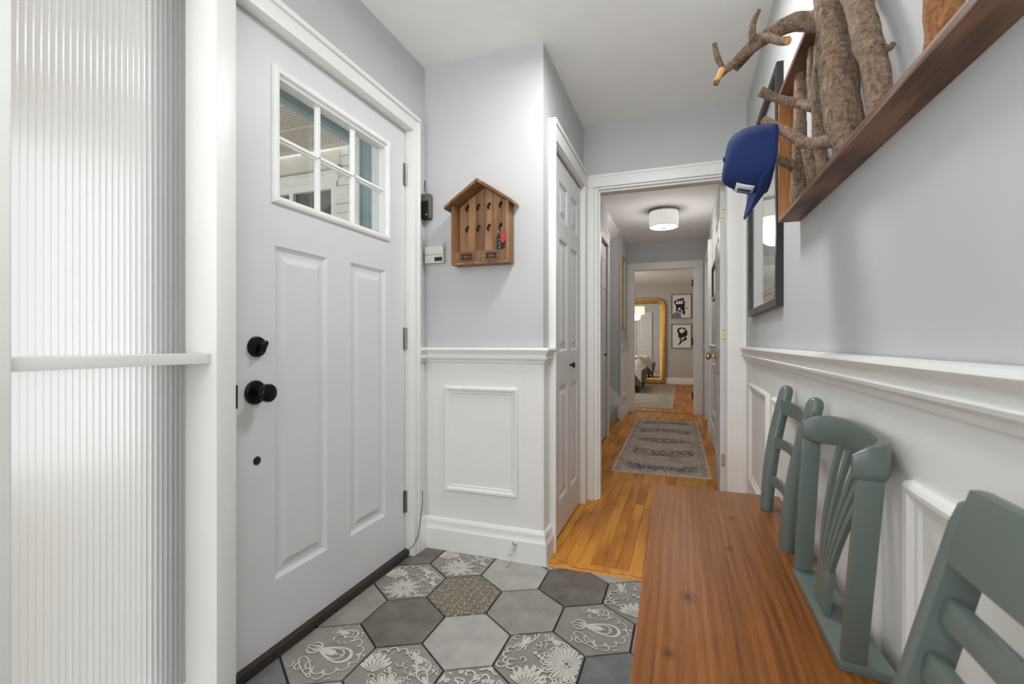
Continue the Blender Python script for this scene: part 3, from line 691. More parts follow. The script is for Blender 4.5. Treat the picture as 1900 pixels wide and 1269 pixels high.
for a, c in ((-3.55, -2.985), (-2.945, -2.57)): mk('pane', B().box(a, c, 3.03, 3.055, 1.06, 2.22), 'dark_glass', wing, smooth=0)
sof = empty('porch_soffit', (-3.3, 2.4, 2.5), 'perforated beige porch soffit seen through the upper door panes', 'soffit')
sb = B().box(-5.5, -1.43, 1.0, 2.935, 2.50, 2.53); mk('soffit_sheet', sb, 'soffit_beige', sof, smooth=0)
pb = B()
for a in range(74):
    for q in range(40):
        x_, y_ = -4.0 + a * .024, 1.75 + q * .029
        if q % 10 == 9: continue
        pb.box(x_ - .0028, x_ + .0028, y_ - .007, y_ + .007, 2.4988, 2.5)
mk('perforation', pb, 'grey_plastic', sof, kind='stuff', smooth=0)
for q in range(6): mk('soffit_seam', B().box(-5.5, -1.5, 1.2 + q * .344, 1.206 + q * .344, 2.494, 2.5), 'soffit_beige', sof, smooth=0)
mk('porch_beam', B().box(-2.215, -2.16, .2, 2.95, 2.425, 2.499, .004), 'teal_siding', label='pale teal porch beam outside the front door', cat='beam')
cm = empty('porch_camera', (-2.26, 2.02, 2.33), 'small white security camera under the teal porch beam', 'camera')
mk('housing', B().lathe([(0, 0), (.02, .004), (.028, .02), (.028, .06), (.02, .07), (0, .07)], (-2.235, 1.98, 2.40), (-.2, -1, -.2), 16), 'vinyl_white', cm)
mk('bracket', B().box(-2.25, -2.216, 2.0, 2.16, 2.44, 2.455), 'black_plastic', cm)
ts = empty('teal_siding_corner', (-1.75, 2.7, -.16), 'teal vertical siding with white corner trim outside the door', 'siding')
for q in range(9): mk('siding_board', B().box(-2.052 + q * .0335, -2.052 + q * .0335 + .032, 2.69, 2.72, -.16, 2.49, .002), 'teal_siding', ts, smooth=0)
mk('corner_trim', B().box(-2.098, -2.054, 2.67, 2.74, -.16, 2.49, .003).box(-2.11, -2.098, 2.69, 2.72, -.16, 2.49), 'vinyl_white', ts, smooth=0)
mk('inner_trim', B().box(-1.952, -1.90, 2.668, 2.69, -.16, 2.49, .003), 'vinyl_white', ts, smooth=0)
mk('wall_sheet', B().box(-2.05, -1.42, 2.72, 2.85, -.16, 2.49), 'vinyl_white', ts, smooth=0)

# ------------------------------------------------------------------ closet 1 (bifold)
d2 = empty('door_2', (XC, 2.62, ZF), 'white bifold closet door with six raised panels', 'door', kind=S)
for y0, y1, py in ((2.285, 2.633, (2.427, 2.607)), (2.637, 2.965, (2.697, 2.872))):
    lf_ = panel_door('door_leaf', (XC + .002, y0, .028), Y, X, y1 - y0, 1.96, .03, [(max(.03, py[0] - y0), py[1] - y0, a - .028, c - .028) for a, c in ((.2, .80), (.98, 1.573), (1.674, 1.873))], 'door_paint', None, parent=d2, depth=.008)
b = B().lathe([(.006, 0), (.006, .014), (.016, .020), (.018, .026), (.012, .030), (0, .031)], (XC + .002, 2.667, .899), X, 20); mk('knob', b, 'dark_bronze', d2)
cs = B().box(XC, -.576, 2.222, 2.238, .001, 2.086, .002)
cs.box(XC - .10, XC + .002, 2.2385, 2.285, .001, 2.0).box(XC - .1, XC + .002, 2.965, 2.99, .001, 2.0)
cs.box(XC + .0005, -.580, 2.968, YH - .027, .001, 2.0115, .002)
cs.box(XC, -.580, 2.2385, YH - .027, 2.012, 2.0855, .003).box(XC, -.574, 2.2215, YH - .0275, 2.0865, 2.11, .004).box(XC - .02, -.590, 2.239, 2.967, 2.001, 2.016, .002)
mk('trim_closet_casing', cs, 'trim_paint', label='white casing around the bifold closet door', cat='trim', kind=S)
mk('trim_closet_track', B().box(XC - .06, XC - .004, 2.285, 2.965, 1.99, 2.0), 'gap_dark', label='dark track slot above the bifold closet door', cat='trim', kind=S)
mk('trim_closet_gap', B().box(XC - .05, XC - .008, 2.285, 2.965, .003, .016), 'gap_dark', label='dark gap under the bifold closet door', cat='trim', kind=S)
# ------------------------------------------------------------------ hall opening casing and open door
cs = B().box(-.603, -.541, YH - .020, YH, .001, 2.0195, .004).box(-.604, -.588, YH - .026, YH - .0005, .002, 2.0815, .004)
cs.box(.242, XR - .001, YH - .020, YH, .001, 2.0195, .004).box(.330, XR - .0015, YH - .026, YH - .0005, .002, 2.0815, .003)
cs.box(-.603, XR - .001, YH - .0205, YH, 2.020, 2.091, .004).box(-.6045, XR - .0005, YH - .0265, YH - .001, 2.082, 2.098, .004)
cs.box(-.5405, -.517, YH - .005, YH + .135, .001, 2.0075).box(.25, .2635, YH - .005, YH + .135, .001, 2.0075).box(-.5405, .2635, YH - .0055, YH + .1355, 2.008, 2.0195)
cs.box(-.517, -.505, YH + .02, YH + .065, .001, 1.9955).box(.238, .25, YH + .02, YH + .065, .001, 1.9955).box(-.517, .25, YH + .0195, YH + .0655, 1.996, 2.0078)
mk('trim_hall_casing', cs, 'trim_paint', label='white casing framing the opening into the hall', cat='trim', kind=S)
d3 = panel_door('door_3', (.2305, 3.983, ZF + .008), V3((-.0175, -.765, 0)).normalized(), V3((-.765, .0175, 0)).normalized(), .765, 1.97, .034, [(u0, u1, v0, v1) for u0, u1 in ((.11, .345), (.42, .655)) for v0, v1 in ((.2, .78), (.96, 1.55), (1.65, 1.86))], 'door_paint', 'white panelled hall door standing open against the right wall')
for z in (1.785, 1.035, .259):
    b = B().box(.219, .246, 3.2165, 3.2195, z, z + .078)
    for q in range(3): b.lathe([(.006, 0), (.006, .025)], (.251, 3.214, z + .001 + q * .0258), Zv, 10)
    h_ = mk('hinge', b, 'worn_brass', d3)
    for a, c in ((.226, .012), (.226, .066), (.236, .012), (.231, .039), (.236, .066)): mk('screw', B().lathe([(.003, 0), (.002, .001), (0, .001)], (a, 3.2165, z + c), -Y, 8), 'dark_bronze', h_)
mk('rosette', B().lathe([(.030, 0), (.030, .003), (.012, .010), (.010, .030)], (.2286, 3.90, .923), -X, 20), 'brass', d3)
mk('door_knob', B().lathe([(.010, .028), (.016, .032), (.026, .042), (.029, .052), (.026, .062), (.014, .068), (0, .069)], (.2286, 3.90, .923), -X, 24), 'brass', d3)
mk('keyhole_plate', B().box(.2265, .2284, 3.893, 3.907, .80, .835), 'white_plastic', d3)
# hall wainscot, rails, baseboards
wains('wainscot', (HR, 3.3, 0), (HR, 5.72, 0), (-1, 0, 0), 0, .94, whr)
pmould((HR, 4.35, .292), Y, -X, 1.1, .52, whr)
mk('trim_4', B().mould(RAILP, (HR - WP, 3.3, 0), (HR - WP, 5.72, 0), (-1, 0, 0)), 'trim_paint', label='white chair rail on the hall wall behind the open door', cat='trim', kind=S)
mk('baseboard_hall_right', B().mould(BASEP, (HR - WP, 3.3, ZF), (HR - WP, 5.72, ZF), (-1, 0, 0)), 'trim_paint', label='white baseboard along the right hall wall', cat='baseboard', kind=S)
cs = B().box(HR - .042, HR, 5.72, 5.80, ZF, 2.17, .003).box(HR - .03, HR, 5.8005, 6.83, 2.09, 2.17, .003).box(HR - .031, HR, 6.75, 6.83, ZF, 2.0895, .003)
mk('trim_side_casing', cs, 'trim_paint', label='white casing of the side doorway near the hall end', cat='trim', kind=S)
d4 = panel_door('door_4', (HR + .03, 6.75, ZF + .008), -Y, -X, .95, 2.07, .03, [(u0, u1, v0, v1) for u0, u1 in ((.14, .42), (.53, .81)) for v0, v1 in ((.2, .8), (.98, 1.58), (1.7, 1.92))], 'door_paint', 'closed white side door near the hall end')
# closet 2
d5 = panel_door('door_5', (HL - .004, 4.65, ZF + .018), Y, X, .46, 2.00, .03, [(u0, u1, v0, v1) for u0, u1 in ((.05, .20), (.26, .41)) for v0, v1 in ((.18, .78), (.96, 1.56), (1.66, 1.86))], 'door_paint', 'narrow white panelled closet door inside the hall')
mk('knob', B().lathe([(.006, 0), (.006, .014), (.015, .02), (.016, .027), (0, .03)], (HL - .004, 4.95, .90), X, 16), 'dark_bronze', d5)
cs = B().box(HL, HL + .022, 4.575, 4.645, ZF, 2.0595, .003).box(HL, HL + .022, 5.115, 5.19, ZF, 2.0595, .003).box(HL, HL + .0225, 4.574, 5.191, 2.06, 2.178, .003).box(HL, HL + .030, 4.57, 5.195, 2.16, 2.185, .003)
mk('trim_hall_closet', cs, 'trim_paint', label='white casing around the narrow hall closet door', cat='trim', kind=S)
mk('baseboard_hall_left', B().mould(BASEP, (HL, 3.3, ZF), (HL, 4.57, ZF), (1, 0, 0)), 'trim_paint', label='white baseboard before the narrow hall closet', cat='baseboard', kind=S)
# stub wall by the stairs
sw = wall('wall_stub', [(HL - .012, HL + .002, 6.29, HE, 0, HC)], 'wall_paint', 'grey end of wall between the stairs and bedroom door')
wains('wainscot', (HL + .002, 6.29, 0), (HL + .002, HE, 0), (1, 0, 0), 0, .94, sw)
pmould((HL + .002, 6.42, .3), Y, X, .55, .5, sw)
mk('trim_5', B().mould(RAILP, (HL + .006, 6.285, 0), (HL + .006, HE, 0), (1, 0, 0)), 'trim_paint', label='white chair rail between the stairs and bedroom door', cat='trim', kind=S)
mk('baseboard_stub', B().mould(BASEP, (HL + .006, 6.28, ZF), (HL + .006, HE, ZF), (1, 0, 0)), 'trim_paint', label='white baseboard between the stairs and bedroom door', cat='baseboard', kind=S)
mk('trim_6', B().mould(RAILP, (.26, HE, 0), (HR, HE, 0), (0, -1, 0)), 'trim_paint', label='short white chair rail beside the bedroom door casing', cat='trim', kind=S)
st = empty('staircase', (HL - .5, 5.75, ZF), 'grey carpeted staircase climbing away behind the hall closet', 'stairs')
for q in range(6):
    x1 = HL - .03 - q * .25
    mk('step', B().box(x1 - .28, x1, 5.2, 6.27, ZF + (q) * .19, ZF + (q + 1) * .19, .012), 'stair_carpet', st)
mk('stringer', B().prism([(HL + .004, 6.27, .02), (HL + .004, 6.27, .30), (HL - .04, 6.27, .37), (HL - 1.4, 6.27, 1.42), (HL - 1.4, 6.27, 1.1)], (0, .024, 0)), 'trim_paint', st, smooth=0)
# bedroom doorway casing
cs = B()
for x0, x1 in ((-.775, -.68), (.145, .255)): cs.box(x0, x1, HE - .022, HE, ZF, 2.0745, .004)
cs.box(-.776, .256, HE - .0225, HE, 2.075, 2.165, .004).box(-.785, .262, HE - .03, HE - .001, 2.15, 2.172, .003)
cs.box(-.70, -.6795, HE - .01, HE + .13, ZF, 2.0735).box(.1445, .165, HE - .01, HE + .13, ZF, 2.0735).box(-.70, .165, HE - .0105, HE + .1305, 2.0738, 2.09)
cs.box(.133, .1442, HE + .03, HE + .07, ZF, 2.073)
mk('trim_bedroom_casing', cs, 'trim_paint', label='white casing around the bedroom doorway', cat='trim', kind=S)
d6 = panel_door('door_6', (.17, HE + .135, ZF + .01), Y, -X, .80, 2.04, .034, [(u0, u1, v0, v1) for u0, u1 in ((.11, .36), (.44, .69)) for v0, v1 in ((.2, .8), (.98, 1.58), (1.7, 1.92))], 'door_paint', 'white bedroom door swung open inside the bedroom')
for z in (1.82, .99, .22): mk('hinge', B().box(.112, .1445, HE + .10, HE + .13, z, z + .10), 'dark_bronze', d6)
mk('baseboard_bedroom', B().mould(BASEP, (-3, BW, .01), (.8, BW, .01), (0, -1, 0)), 'trim_paint', label='white baseboard of the far bedroom wall', cat='baseboard', kind=S)

# ------------------------------------------------------------------ hall ceiling light
LX, LY = -.20, 5.42
cl = empty('ceiling_light', (LX, LY, HC - .22), 'white drum flush ceiling light glowing in the hall', 'ceiling light')
mk('canopy', B().lathe([(.155, 0), (.162, .006), (.162, .016), (.155, .022)], (LX, LY, HC - .022), Zv, 48), 'nickel', cl)
mk('drum_shade', B().lathe([(.150, 0), (.152, .002), (.152, .156), (.150, .158)], (LX, LY, HC - .182), Zv, 48), 'lamp_shade_fabric', cl)
mk('diffuser', B().lathe([(0, 0), (.06, .001), (.13, .006), (.146, .012), (.146, .015)], (LX, LY, HC - .196), Zv, 48), 'lamp_diffuser', cl)
mk('shade_rim', B().lathe([(.152, 0), (.154, .001), (.154, .004), (.152, .005)], (LX, LY, HC - .184), Zv, 48), 'grey_plastic', cl)
mk('finial', B().lathe([(0, 0), (.008, .003), (.016, .012), (.017, .016), (.006, .02)], (LX, LY, HC - .212), Zv, 16), 'black_metal', cl)
pl_ = point('hall_light_bulb', (LX, LY, HC - .32), 12, .14, (1, .96, .91))
# ------------------------------------------------------------------ hall rug
def rug_obj(name, x0, x1, y0, y1, z, mat, label, rot=0):
    b = B().box(x0, x1, y0, y1, z, z + .009, .003)
    me = mk(name, b, mat, label=label, cat='rug'); me.rotation_euler.z = rot; return me
rug_obj('hall_rug', -.555, .18, 3.79, 6.41, ZF, 'hall_rug', 'faded beige and blue runner on the hall floor', R(.8))
rug_obj('bedroom_rug', -2.75, -.15, 7.6, 11.9, .010, 'bedroom_rug', 'pale distressed rug on the bedroom floor', R(0))

# ------------------------------------------------------------------ bedroom contents
mr = empty('floor_mirror', (-.98, BW - .05, .01), 'tall arched gold floor mirror against the bedroom wall', 'mirror')
mx0, mx1, mz0, mz1, rad_ = -1.55, -.406, .02, 2.098, .22
def arch(ins, yy):
    r_ = rad_ - ins; pts = [(mx0 + ins, yy, mz0 + ins), (mx1 - ins, yy, mz0 + ins)]
    for k in range(11): a = R(90 * k / 10); pts.append((mx1 - rad_ + r_ * math.cos(a), yy, mz1 - rad_ + r_ * math.sin(a)))
    for k in range(11): a = R(90 + 90 * k / 10); pts.append((mx0 + rad_ + r_ * math.cos(a), yy, mz1 - rad_ + r_ * math.sin(a)))
    return [V3(p) for p in pts]
prof = [(0, 0), (0, .04), (.012, .052), (.03, .05), (.036, .04), (.048, .044), (.066, .04), (.072, .03), (.088, .032), (.105, .026), (.112, .014), (.128, .010), (.13, 0)]
fbm = B(); rings = [arch(d, BW - .022 - h) for d, h in prof]; n = len(rings[0]); vs = [p for r_ in rings for p in r_]
fbm.add(vs, [(i * n + k, i * n + (k + 1) % n, (i + 1) * n + (k + 1) % n, (i + 1) * n + k) for i in range(len(rings) - 1) for k in range(n)])
mk('gilt_frame', fbm, 'antique_gold', mr, smooth=50)
gm = B(); g = arch(.125, BW - .032); gm.add(g, [tuple(range(len(g)))]); mk('mirror_glass', gm, 'mirror_glass', mr, smooth=0)
mk('backing', B().prism(arch(.004, BW - .022), (0, .006, 0)), 'gap_dark', mr, smooth=0)
def bed():
    e = empty('bed', (-1.8, 10.6, .01), 'grey upholstered bed with white duvet in the bedroom', 'bed')
    mk('bed_frame', B().box(-2.9, -.80, 9.72, 11.3, .16, .44, .03), 'grey_upholstery', e)
    mk('headboard', B().box(-2.98, -2.88, 9.7, 11.32, .16, 1.2, .03), 'grey_upholstery', e)
    for x_, y_ in ((-.86, 9.80), (-.86, 11.2), (-2.8, 9.8), (-2.8, 11.2)):
        mk('leg', B().lathe([(.022, .0), (.035, .15)], (x_, y_, .0195), Zv, 12), 'dark_wood_leg', e)
    mk('mattress', B().box(-2.86, -.88, 9.76, 11.26, .40, .56, .05), 'white_linen', e)
    # duvet with soft folds
    b = B(); nx, ny = 30, 26; pts = []
    for i in range(nx + 1):
        for j in range(ny + 1):
            s_, t_ = i / nx, j / ny; x_ = -2.5 + s_ * 1.72; y_ = 9.64 + t_ * 1.70
            h = .62 + .05 * noise.noise((x_ * 5, y_ * 5, 3)) + .03 * noise.noise((x_ * 13, y_ * 13, 1))
            ed = min(t_, 1 - t_) * 1.70; h -= max(0, .09 - ed) * 2.6
            ex = (1 - s_) * 1.72; h -= max(0, .12 - ex) * 1.3
            pts.append((x_, y_, h))
    for i in range(nx):
        for j in range(ny):
            a = i * (ny + 1) + j; b.f.append([a, a + ny + 1, a + ny + 2, a + 1])
    b.v = [V3(p) for p in pts]; b.mi = [0] * len(b.f); o = mk('duvet', b, 'white_linen', e, smooth=180)
    for y_ in (10.1, 10.9): mk('pillow', B().lathe([(0, -.07), (.12, -.06), (.22, -.02), (.25, 0), (.22, .02), (.12, .06), (0, .07)], (-2.62, y_, .66), (.5, 0, 1), 20), 'white_linen', e)
bed()
pn = empty('pendant_lamp', (-1.30, 9.7, 1.86), 'warm glowing drum pendant seen only in the gold mirror', 'lamp')
mk('shade', B().lathe([(.24, 0), (.24, .22)], (-1.32, 9.7, 1.86), Zv, 40), 'pendant_shade', pn)
mk('cord', B().tube([(-1.32, 9.7, 2.08), (-1.32, 9.7, HC)], .004, 8), 'black_plastic', pn)
point('pendant_bulb', (-1.32, 9.7, 1.80), 14, .12, (1, .86, .66))
# wardrobe doors and curtain opposite the mirror
wdb = empty('wardrobe', (-1.55, HE + .2, .01), 'white panelled wardrobe reflected in the gold mirror', 'wardrobe')
for q in range(2):
    panel_door('door_leaf', (-1.02 - q * .52 + 0, HE + .17, .03), -X, Y, .50, 2.02, .04, [(.08, .42, .15, .85), (.08, .42, 1.0, 1.85)], 'door_paint', None, parent=wdb)
def art(name, zc, label, polys_black, polys_white, extra=()):
    e = empty(name, (-.045, BW - .01, zc - .29), label, 'picture')
    w_, h_ = .452, .585; x0 = -.271; z0 = zc - h_ / 2
    mk('frame', B().ring((x0, BW - .004, z0), X, Zv, -Y, w_, h_, [(0, 0), (0, .02), (.012, .02), (.012, .006)], False), 'frame_black', e, smooth=0)
    mk('print_sheet', B().box(x0 + .008, x0 + w_ - .008, BW - .008, BW - .002, z0 + .008, z0 + h_ - .008), 'paper_white', e, smooth=0)
    for nm, mat, polys, lift in (('silhouette', 'ink_black', polys_black, .009), ('silhouette_detail', 'paper_white', polys_white, .010), ('sketch', 'ink_grey', extra, .0085)):
        for p in polys:
            pts = [(x0 + (a - 160) / 355 * w_, BW - lift, z0 + h_ - (c) / 415 * h_) for a, c in p]
            mk(nm, B().prism(pts, (0, .0008, 0)), mat, e, smooth=0)
art('framed_print', 1.89, 'framed black silhouette in peaked cap, upper bedroom print',
    [[(198, 125), (260, 90), (350, 65), (372, 60), (385, 100), (390, 130), (425, 145), (390, 155), (402, 185), (390, 215), (408, 245), (385, 262), (405, 290), (400, 345), (385, 360), (345, 325), (310, 305), (285, 290), (240, 290), (240, 200), (225, 175)],
     [(415, 235), (445, 232), (450, 245), (420, 255)]],
    [[(235, 150), (262, 100), (285, 140), (305, 95), (320, 140), (345, 90), (365, 140), (360, 165), (250, 170)], [(275, 235), (320, 225), (315, 265), (280, 280)], [(318, 255), (345, 270), (375, 330), (335, 300)]],
    [[(172, 400), (180, 345), (230, 305), (290, 305), (330, 340), (335, 405)]])
art('framed_print', 1.168, 'framed black portrait silhouette, lower bedroom print',
    [[(262, 85), (300, 62), (350, 55), (405, 70), (440, 115), (445, 165), (432, 205), (415, 210), (440, 265), (385, 285), (345, 310), (315, 345), (270, 360), (305, 315), (320, 285), (300, 270), (330, 245), (285, 232), (280, 160), (262, 130)]],
    [[(290, 100), (315, 95), (345, 68), (375, 90), (405, 95), (400, 120), (375, 135), (345, 165), (315, 140), (300, 120)], [(345, 240), (385, 215), (400, 225), (360, 262), (345, 290), (335, 270)]])

# ------------------------------------------------------------------ small hall pictures
hp = empty('hall_picture', (HR, 4.93, 1.44), 'small black framed picture on the right hall wall', 'picture')
mk('frame', B().ring((HR, 5.25, 1.44), -Y, Zv, -X, .64, .34, [(0, 0), (0, .03), (.03, .03), (.03, .01)], False), 'frame_black', hp, smooth=0)
mk('print_sheet', B().box(HR - .012, HR - .002, 4.63, 5.23, 1.46, 1.76), 'paper_white', hp, smooth=0)
hm = empty('stair_picture', (HL, 6.7, 1.16), 'slim antique gold frame on the stub wall by the bedroom', 'picture')
mk('frame', B().ring((HL + .002, 6.48, 1.20), Y, Zv, X, .34, .98, [(0, 0), (0, .012), (.04, .016), (.04, .006)], False), 'antique_gold', hm, smooth=0)
mk('print_sheet', B().box(HL + .003, HL + .008, 6.5, 6.8, 1.22, 2.16), 'paper_white', hm, smooth=0)

# ------------------------------------------------------------------ key holder
kh = empty('key_holder', (-.905, YB, 1.40), 'rustic wooden house shaped key rack with hooks on grey wall', 'key rack')
KX0, KX1, KZ0, KF = -1.036, -.770, 1.398, 2.056   # inner box, front y
ridge = 1.797; eave = 1.709; kc = (KX0 + KX1) / 2
def roof_z(x): return ridge - .022 - abs(x - kc) / (kc - KX0) * (ridge - eave - .0)
npk = 6; pw = (KX1 - KX0) / npk
for q in range(npk):
    a, c = KX0 + q * pw + .0012, KX0 + (q + 1) * pw - .0012
    mk('plank', B().prism([(a, YB - .012, KZ0), (c, YB - .012, KZ0), (c, YB - .012, roof_z(c)), (a, YB - .012, roof_z(a))], (0, .010, 0)), 'house_plank', kh, smooth=0)
for a, c in ((KX0 - .014, KX0), (KX1, KX1 + .014)):
    mk('side_board', B().prism([(a, KF, KZ0), (c, KF, KZ0), (c, KF, roof_z(max(min(c, KX1), KX0))), (a, KF, roof_z(max(min(a, KX1), KX0)))], (0, YB - KF - .001, 0), .0015), 'house_wood', kh)
mk('base_board', B().box(KX0, KX1, KF, YB - .012, KZ0, KZ0 + .012, .0015), 'house_wood', kh)
mk('front_board', B().box(KX0, KX1, KF, KF + .012, KZ0 + .0125, KZ0 + .062, .0015), 'house_wood', kh)
sl = (ridge - eave) / (kc - KX0)
for sgn in (-1, 1):
    ex = kc + sgn * .172; zz = ridge - .172 * sl
    x_in = kc
    mk('roof_board', B().prism([(x_in, KF - .03, ridge - .02), (ex, KF - .03, zz - .02), (ex, KF - .03, zz - .006), (x_in, KF - .03, ridge - .004)], (0, YB - KF + .029, 0), .001), 'house_wood', kh)
def hook_geo(x, z, y):
    b = B().lathe([(.007, 0), (.007, .003), (.004, .004)], (x, y, z), -Y, 12)
    pts = [(x, y - .003, z + .004), (x, y - .012, z + .002), (x, y - .016, z - .010), (x, y - .014, z - .022), (x, y - .020, z - .028), (x, y - .028, z - .022), (x, y - .030, z - .012)]
    b.tube(pts, [.0028, .003, .003, .003, .003, .0028, .0036], 8); return b
hk = None
HKX = [-.989, -.931, -.876, -.816]
for zz in (1.692, 1.590):
    for q, x_ in enumerate(HKX):
        z_ = zz
        if hk is None: hk = mk('hook', hook_geo(x_, z_, YB - .012), 'dark_bronze', kh); hb = WLOC[hk.name] - V3((x_, YB - .012, z_))
        else: copy_at(hk, 'hook', hb + V3((x_, YB - .012, z_)), kh)
for x_ in (-.968, -.843):
    mk('label_holder', B().ring((x_ - .022, KF, KZ0 + .024), X, Zv, -Y, .044, .024, [(0, 0), (0, .003), (.005, .003), (.005, .0005)], False).box(x_ - .029, x_ - .022, KF - .002, KF, KZ0 + .024, KZ0 + .029).box(x_ + .022, x_ + .029, KF - .002, KF, KZ0 + .024, KZ0 + .029).box(x_ - .029, x_ - .022, KF - .002, KF, KZ0 + .043, KZ0 + .048).box(x_ + .022, x_ + .029, KF - .002, KF, KZ0 + .043, KZ0 + .048), 'dark_bronze', kh, smooth=0)
ky = empty('car_keys', (-.81, YB - .045, 1.465), 'black car key fob with red tag hanging in the key rack', 'keys')
mk('key_ring', B().tube([(-.812 + .010 * math.sin(t * math.pi / 8), YB - .040, 1.556 - .011 * math.cos(t * math.pi / 8)) for t in range(17)], .0012, 6, cap=False), 'chrome', ky)
fob = mk('fob', B().prism([(-.824, YB - .050, 1.466), (-.802, YB - .050, 1.464), (-.797, YB - .050, 1.508), (-.803, YB - .050, 1.538), (-.816, YB - .050, 1.541), (-.826, YB - .050, 1.520)], (0, .012, 0), .003), 'black_plastic', ky)
for zz in (1.474, 1.492, 1.510): mk('button', B().lathe([(.0035, 0), (.003, .001), (0, .0012)], (-.811, YB - .050, zz), -Y, 10), 'chrome', fob)
mk('red_tag', B().prism([(-.800, YB - .060, 1.500), (-.790, YB - .060, 1.490), (-.778, YB - .060, 1.502), (-.776, YB - .060, 1.530), (-.790, YB - .060, 1.543), (-.803, YB - .060, 1.538)], (0, .009, 0), .003), 'red_plastic', ky)
# intercom, sensor, cable, door stop
ic = empty('thermometer_box', (-1.16, YB, 1.422), 'small beige box with black display beside the key rack', 'gadget')
mk('housing', B().box(-1.222, -1.118, YB - .028, YB - .001, 1.424, 1.506, .004), 'white_plastic', ic)
mk('display', B().box(-1.166, -1.124, YB - .0295, YB - .028, 1.432, 1.452), 'black_plastic', ic, smooth=0)
mk('seam', B().box(-1.221, -1.119, YB - .0288, YB - .028, 1.464, 1.466), 'grey_plastic', ic, smooth=0)
mk('antenna_wire', B().tube([(-1.135, YB - .014, 1.506), (-1.128, YB - .014, 1.522), (-1.122, YB - .012, 1.532), (-1.116, YB - .014, 1.525), (-1.116, YB - .014, 1.506)], .002, 8), 'white_plastic', ic)
mk('cable', B().tube([(-1.20, YB - .006, 1.428), (-1.212, YB - .006, 1.431), (-1.225, YB - .006, 1.44), (-1.232, YB - .008, 1.455)], .002, 8), 'grey_plastic', ic)
al = empty('chime_box', (-1.215, YB, 1.63), 'dark grey box with silver screw beside the door casing', 'gadget')
mk('housing', B().box(-1.236, -1.19, YB - .04, YB - .001, 1.648, 1.77, .005), 'grey_plastic', al)
mk('lower_cap', B().box(-1.236, -1.193, YB - .042, YB - .004, 1.645, 1.735, .006), 'dark_bronze', al)
mk('screw', B().lathe([(.004, 0), (.003, .002), (0, .003)], (-1.205, YB - .042, 1.665), -Y, 10), 'chrome', al)
mk('cable', B().tube([(-1.214, YB - .02, 1.768), (-1.220, YB - .02, 1.785), (-1.230, YB - .012, 1.80), (-1.233, YB - .004, 1.85)], .002, 8), 'black_plastic', al)
ds = empty('door_stop', (-.742, YB - .06, .06), 'chrome door stop with white tip on the baseboard', 'door stop')
mk('base', B().lathe([(.013, 0), (.012, .006), (.006, .010)], (-.742, YB - .026, .085), (0, -1, -.25), 16), 'chrome', ds)
mk('rod', B().lathe([(.005, .005), (.005, .062), (.006, .065)], (-.742, YB - .026, .085), (0, -1, -.25), 12), 'chrome', ds)
mk('rubber_tip', B().lathe([(.008, .060), (.009, .066), (.008, .080), (0, .082)], (-.742, YB - .026, .085), (0, -1, -.25), 14), 'white_plastic', ds)
mk('door_cable', B().tube([(-1.205, 2.05, .30), (-1.20, 2.045, .24), (-1.204, 2.03, .16), (-1.206, 2.01, .09), (-1.22, 1.985, .05), (-1.235, 1.98, .04)], .0016, 6), 'black_plastic', label='thin dark wire hanging from the door casing', cat='wire')

# ------------------------------------------------------------------ bench
ZB = .49
bn = empty('bench', (.12, .75, 0), 'long brown pine bench along the panelled wall', 'bench')
b = B().prism([(-.108, 1.892, ZB - .04), (.316, 1.882, ZB - .04), (.322, -.40, ZB - .04), (-.050, -.40, ZB - .04)], (0, 0, .04), .004); mk('seat_top', b, 'pine_bench', bn)
mk('apron', B().box(-.03, -.012, -.3, 1.80, ZB - .13, ZB - .04, .002), 'pine_bench', bn)
mk('apron', B().box(.29, .308, -.3, 1.80, ZB - .13, ZB - .04, .002), 'pine_bench', bn)
for x_ in (-.06, .255):
    for y_ in (-.33, 1.76): mk('leg', B().box(x_, x_ + .06, y_, y_ + .06, .001, ZB - .04, .004), 'pine_bench', bn)
# ------------------------------------------------------------------ chair backs fixed on the bench
def lerp(a, b_, t): return V3(a) + (V3(b_) - V3(a)) * t
def bent(p0, p1, bow, n=14):
    """slightly bent post from p0 to p1"""
    return [lerp(p0, p1, i / n) + V3((bow * math.sin(math.pi * (i / n)) , 0, 0)) for i in range(n + 1)]
def slat(pa, pb, h, th, bow, arch_, n=14, name='slat', parent=None):
    """curved ladder slat from pa to pb (lower edge centre), bowed towards the wall, lower edge arched"""
    b = B(); rows = []
    for i in range(n + 1):
        t = i / n; p = lerp(pa, pb, t) + V3((bow * math.sin(math.pi * t), 0, 0)); lo = arch_ * math.sin(math.pi * t); hi = h + arch_ * .55 * math.sin(math.pi * t)
        rows.append([p + V3((-th / 2, 0, lo)), p + V3((th / 2, 0, lo)), p + V3((th / 2 + .0, 0, hi)), p + V3((-th / 2, 0, hi))])
    vs = [q for r_ in rows for q in r_]; fs = [(0, 1, 2, 3), tuple(range(4 * n, 4 * n + 4))[::-1]]
    for i in range(n):
        for k in range(4): fs.append((4 * i + k, 4 * i + (k + 1) % 4, 4 * i + 4 + (k + 1) % 4, 4 * i + 4 + k))
    b.add(vs, fs); return mk(name, b, 'green_paint', parent)
G = 'green chair backs fixed along the bench'
ca = empty('chair_back', (.28, 1.565, ZB), 'green ladder back with round posts, farthest of three on the bench', 'chair back', G)
A0, A1 = V3((.252, 1.724, ZB)), V3((.312, 1.742, .872)); A2, A3 = V3((.252, 1.408, ZB)), V3((.312, 1.386, .872))
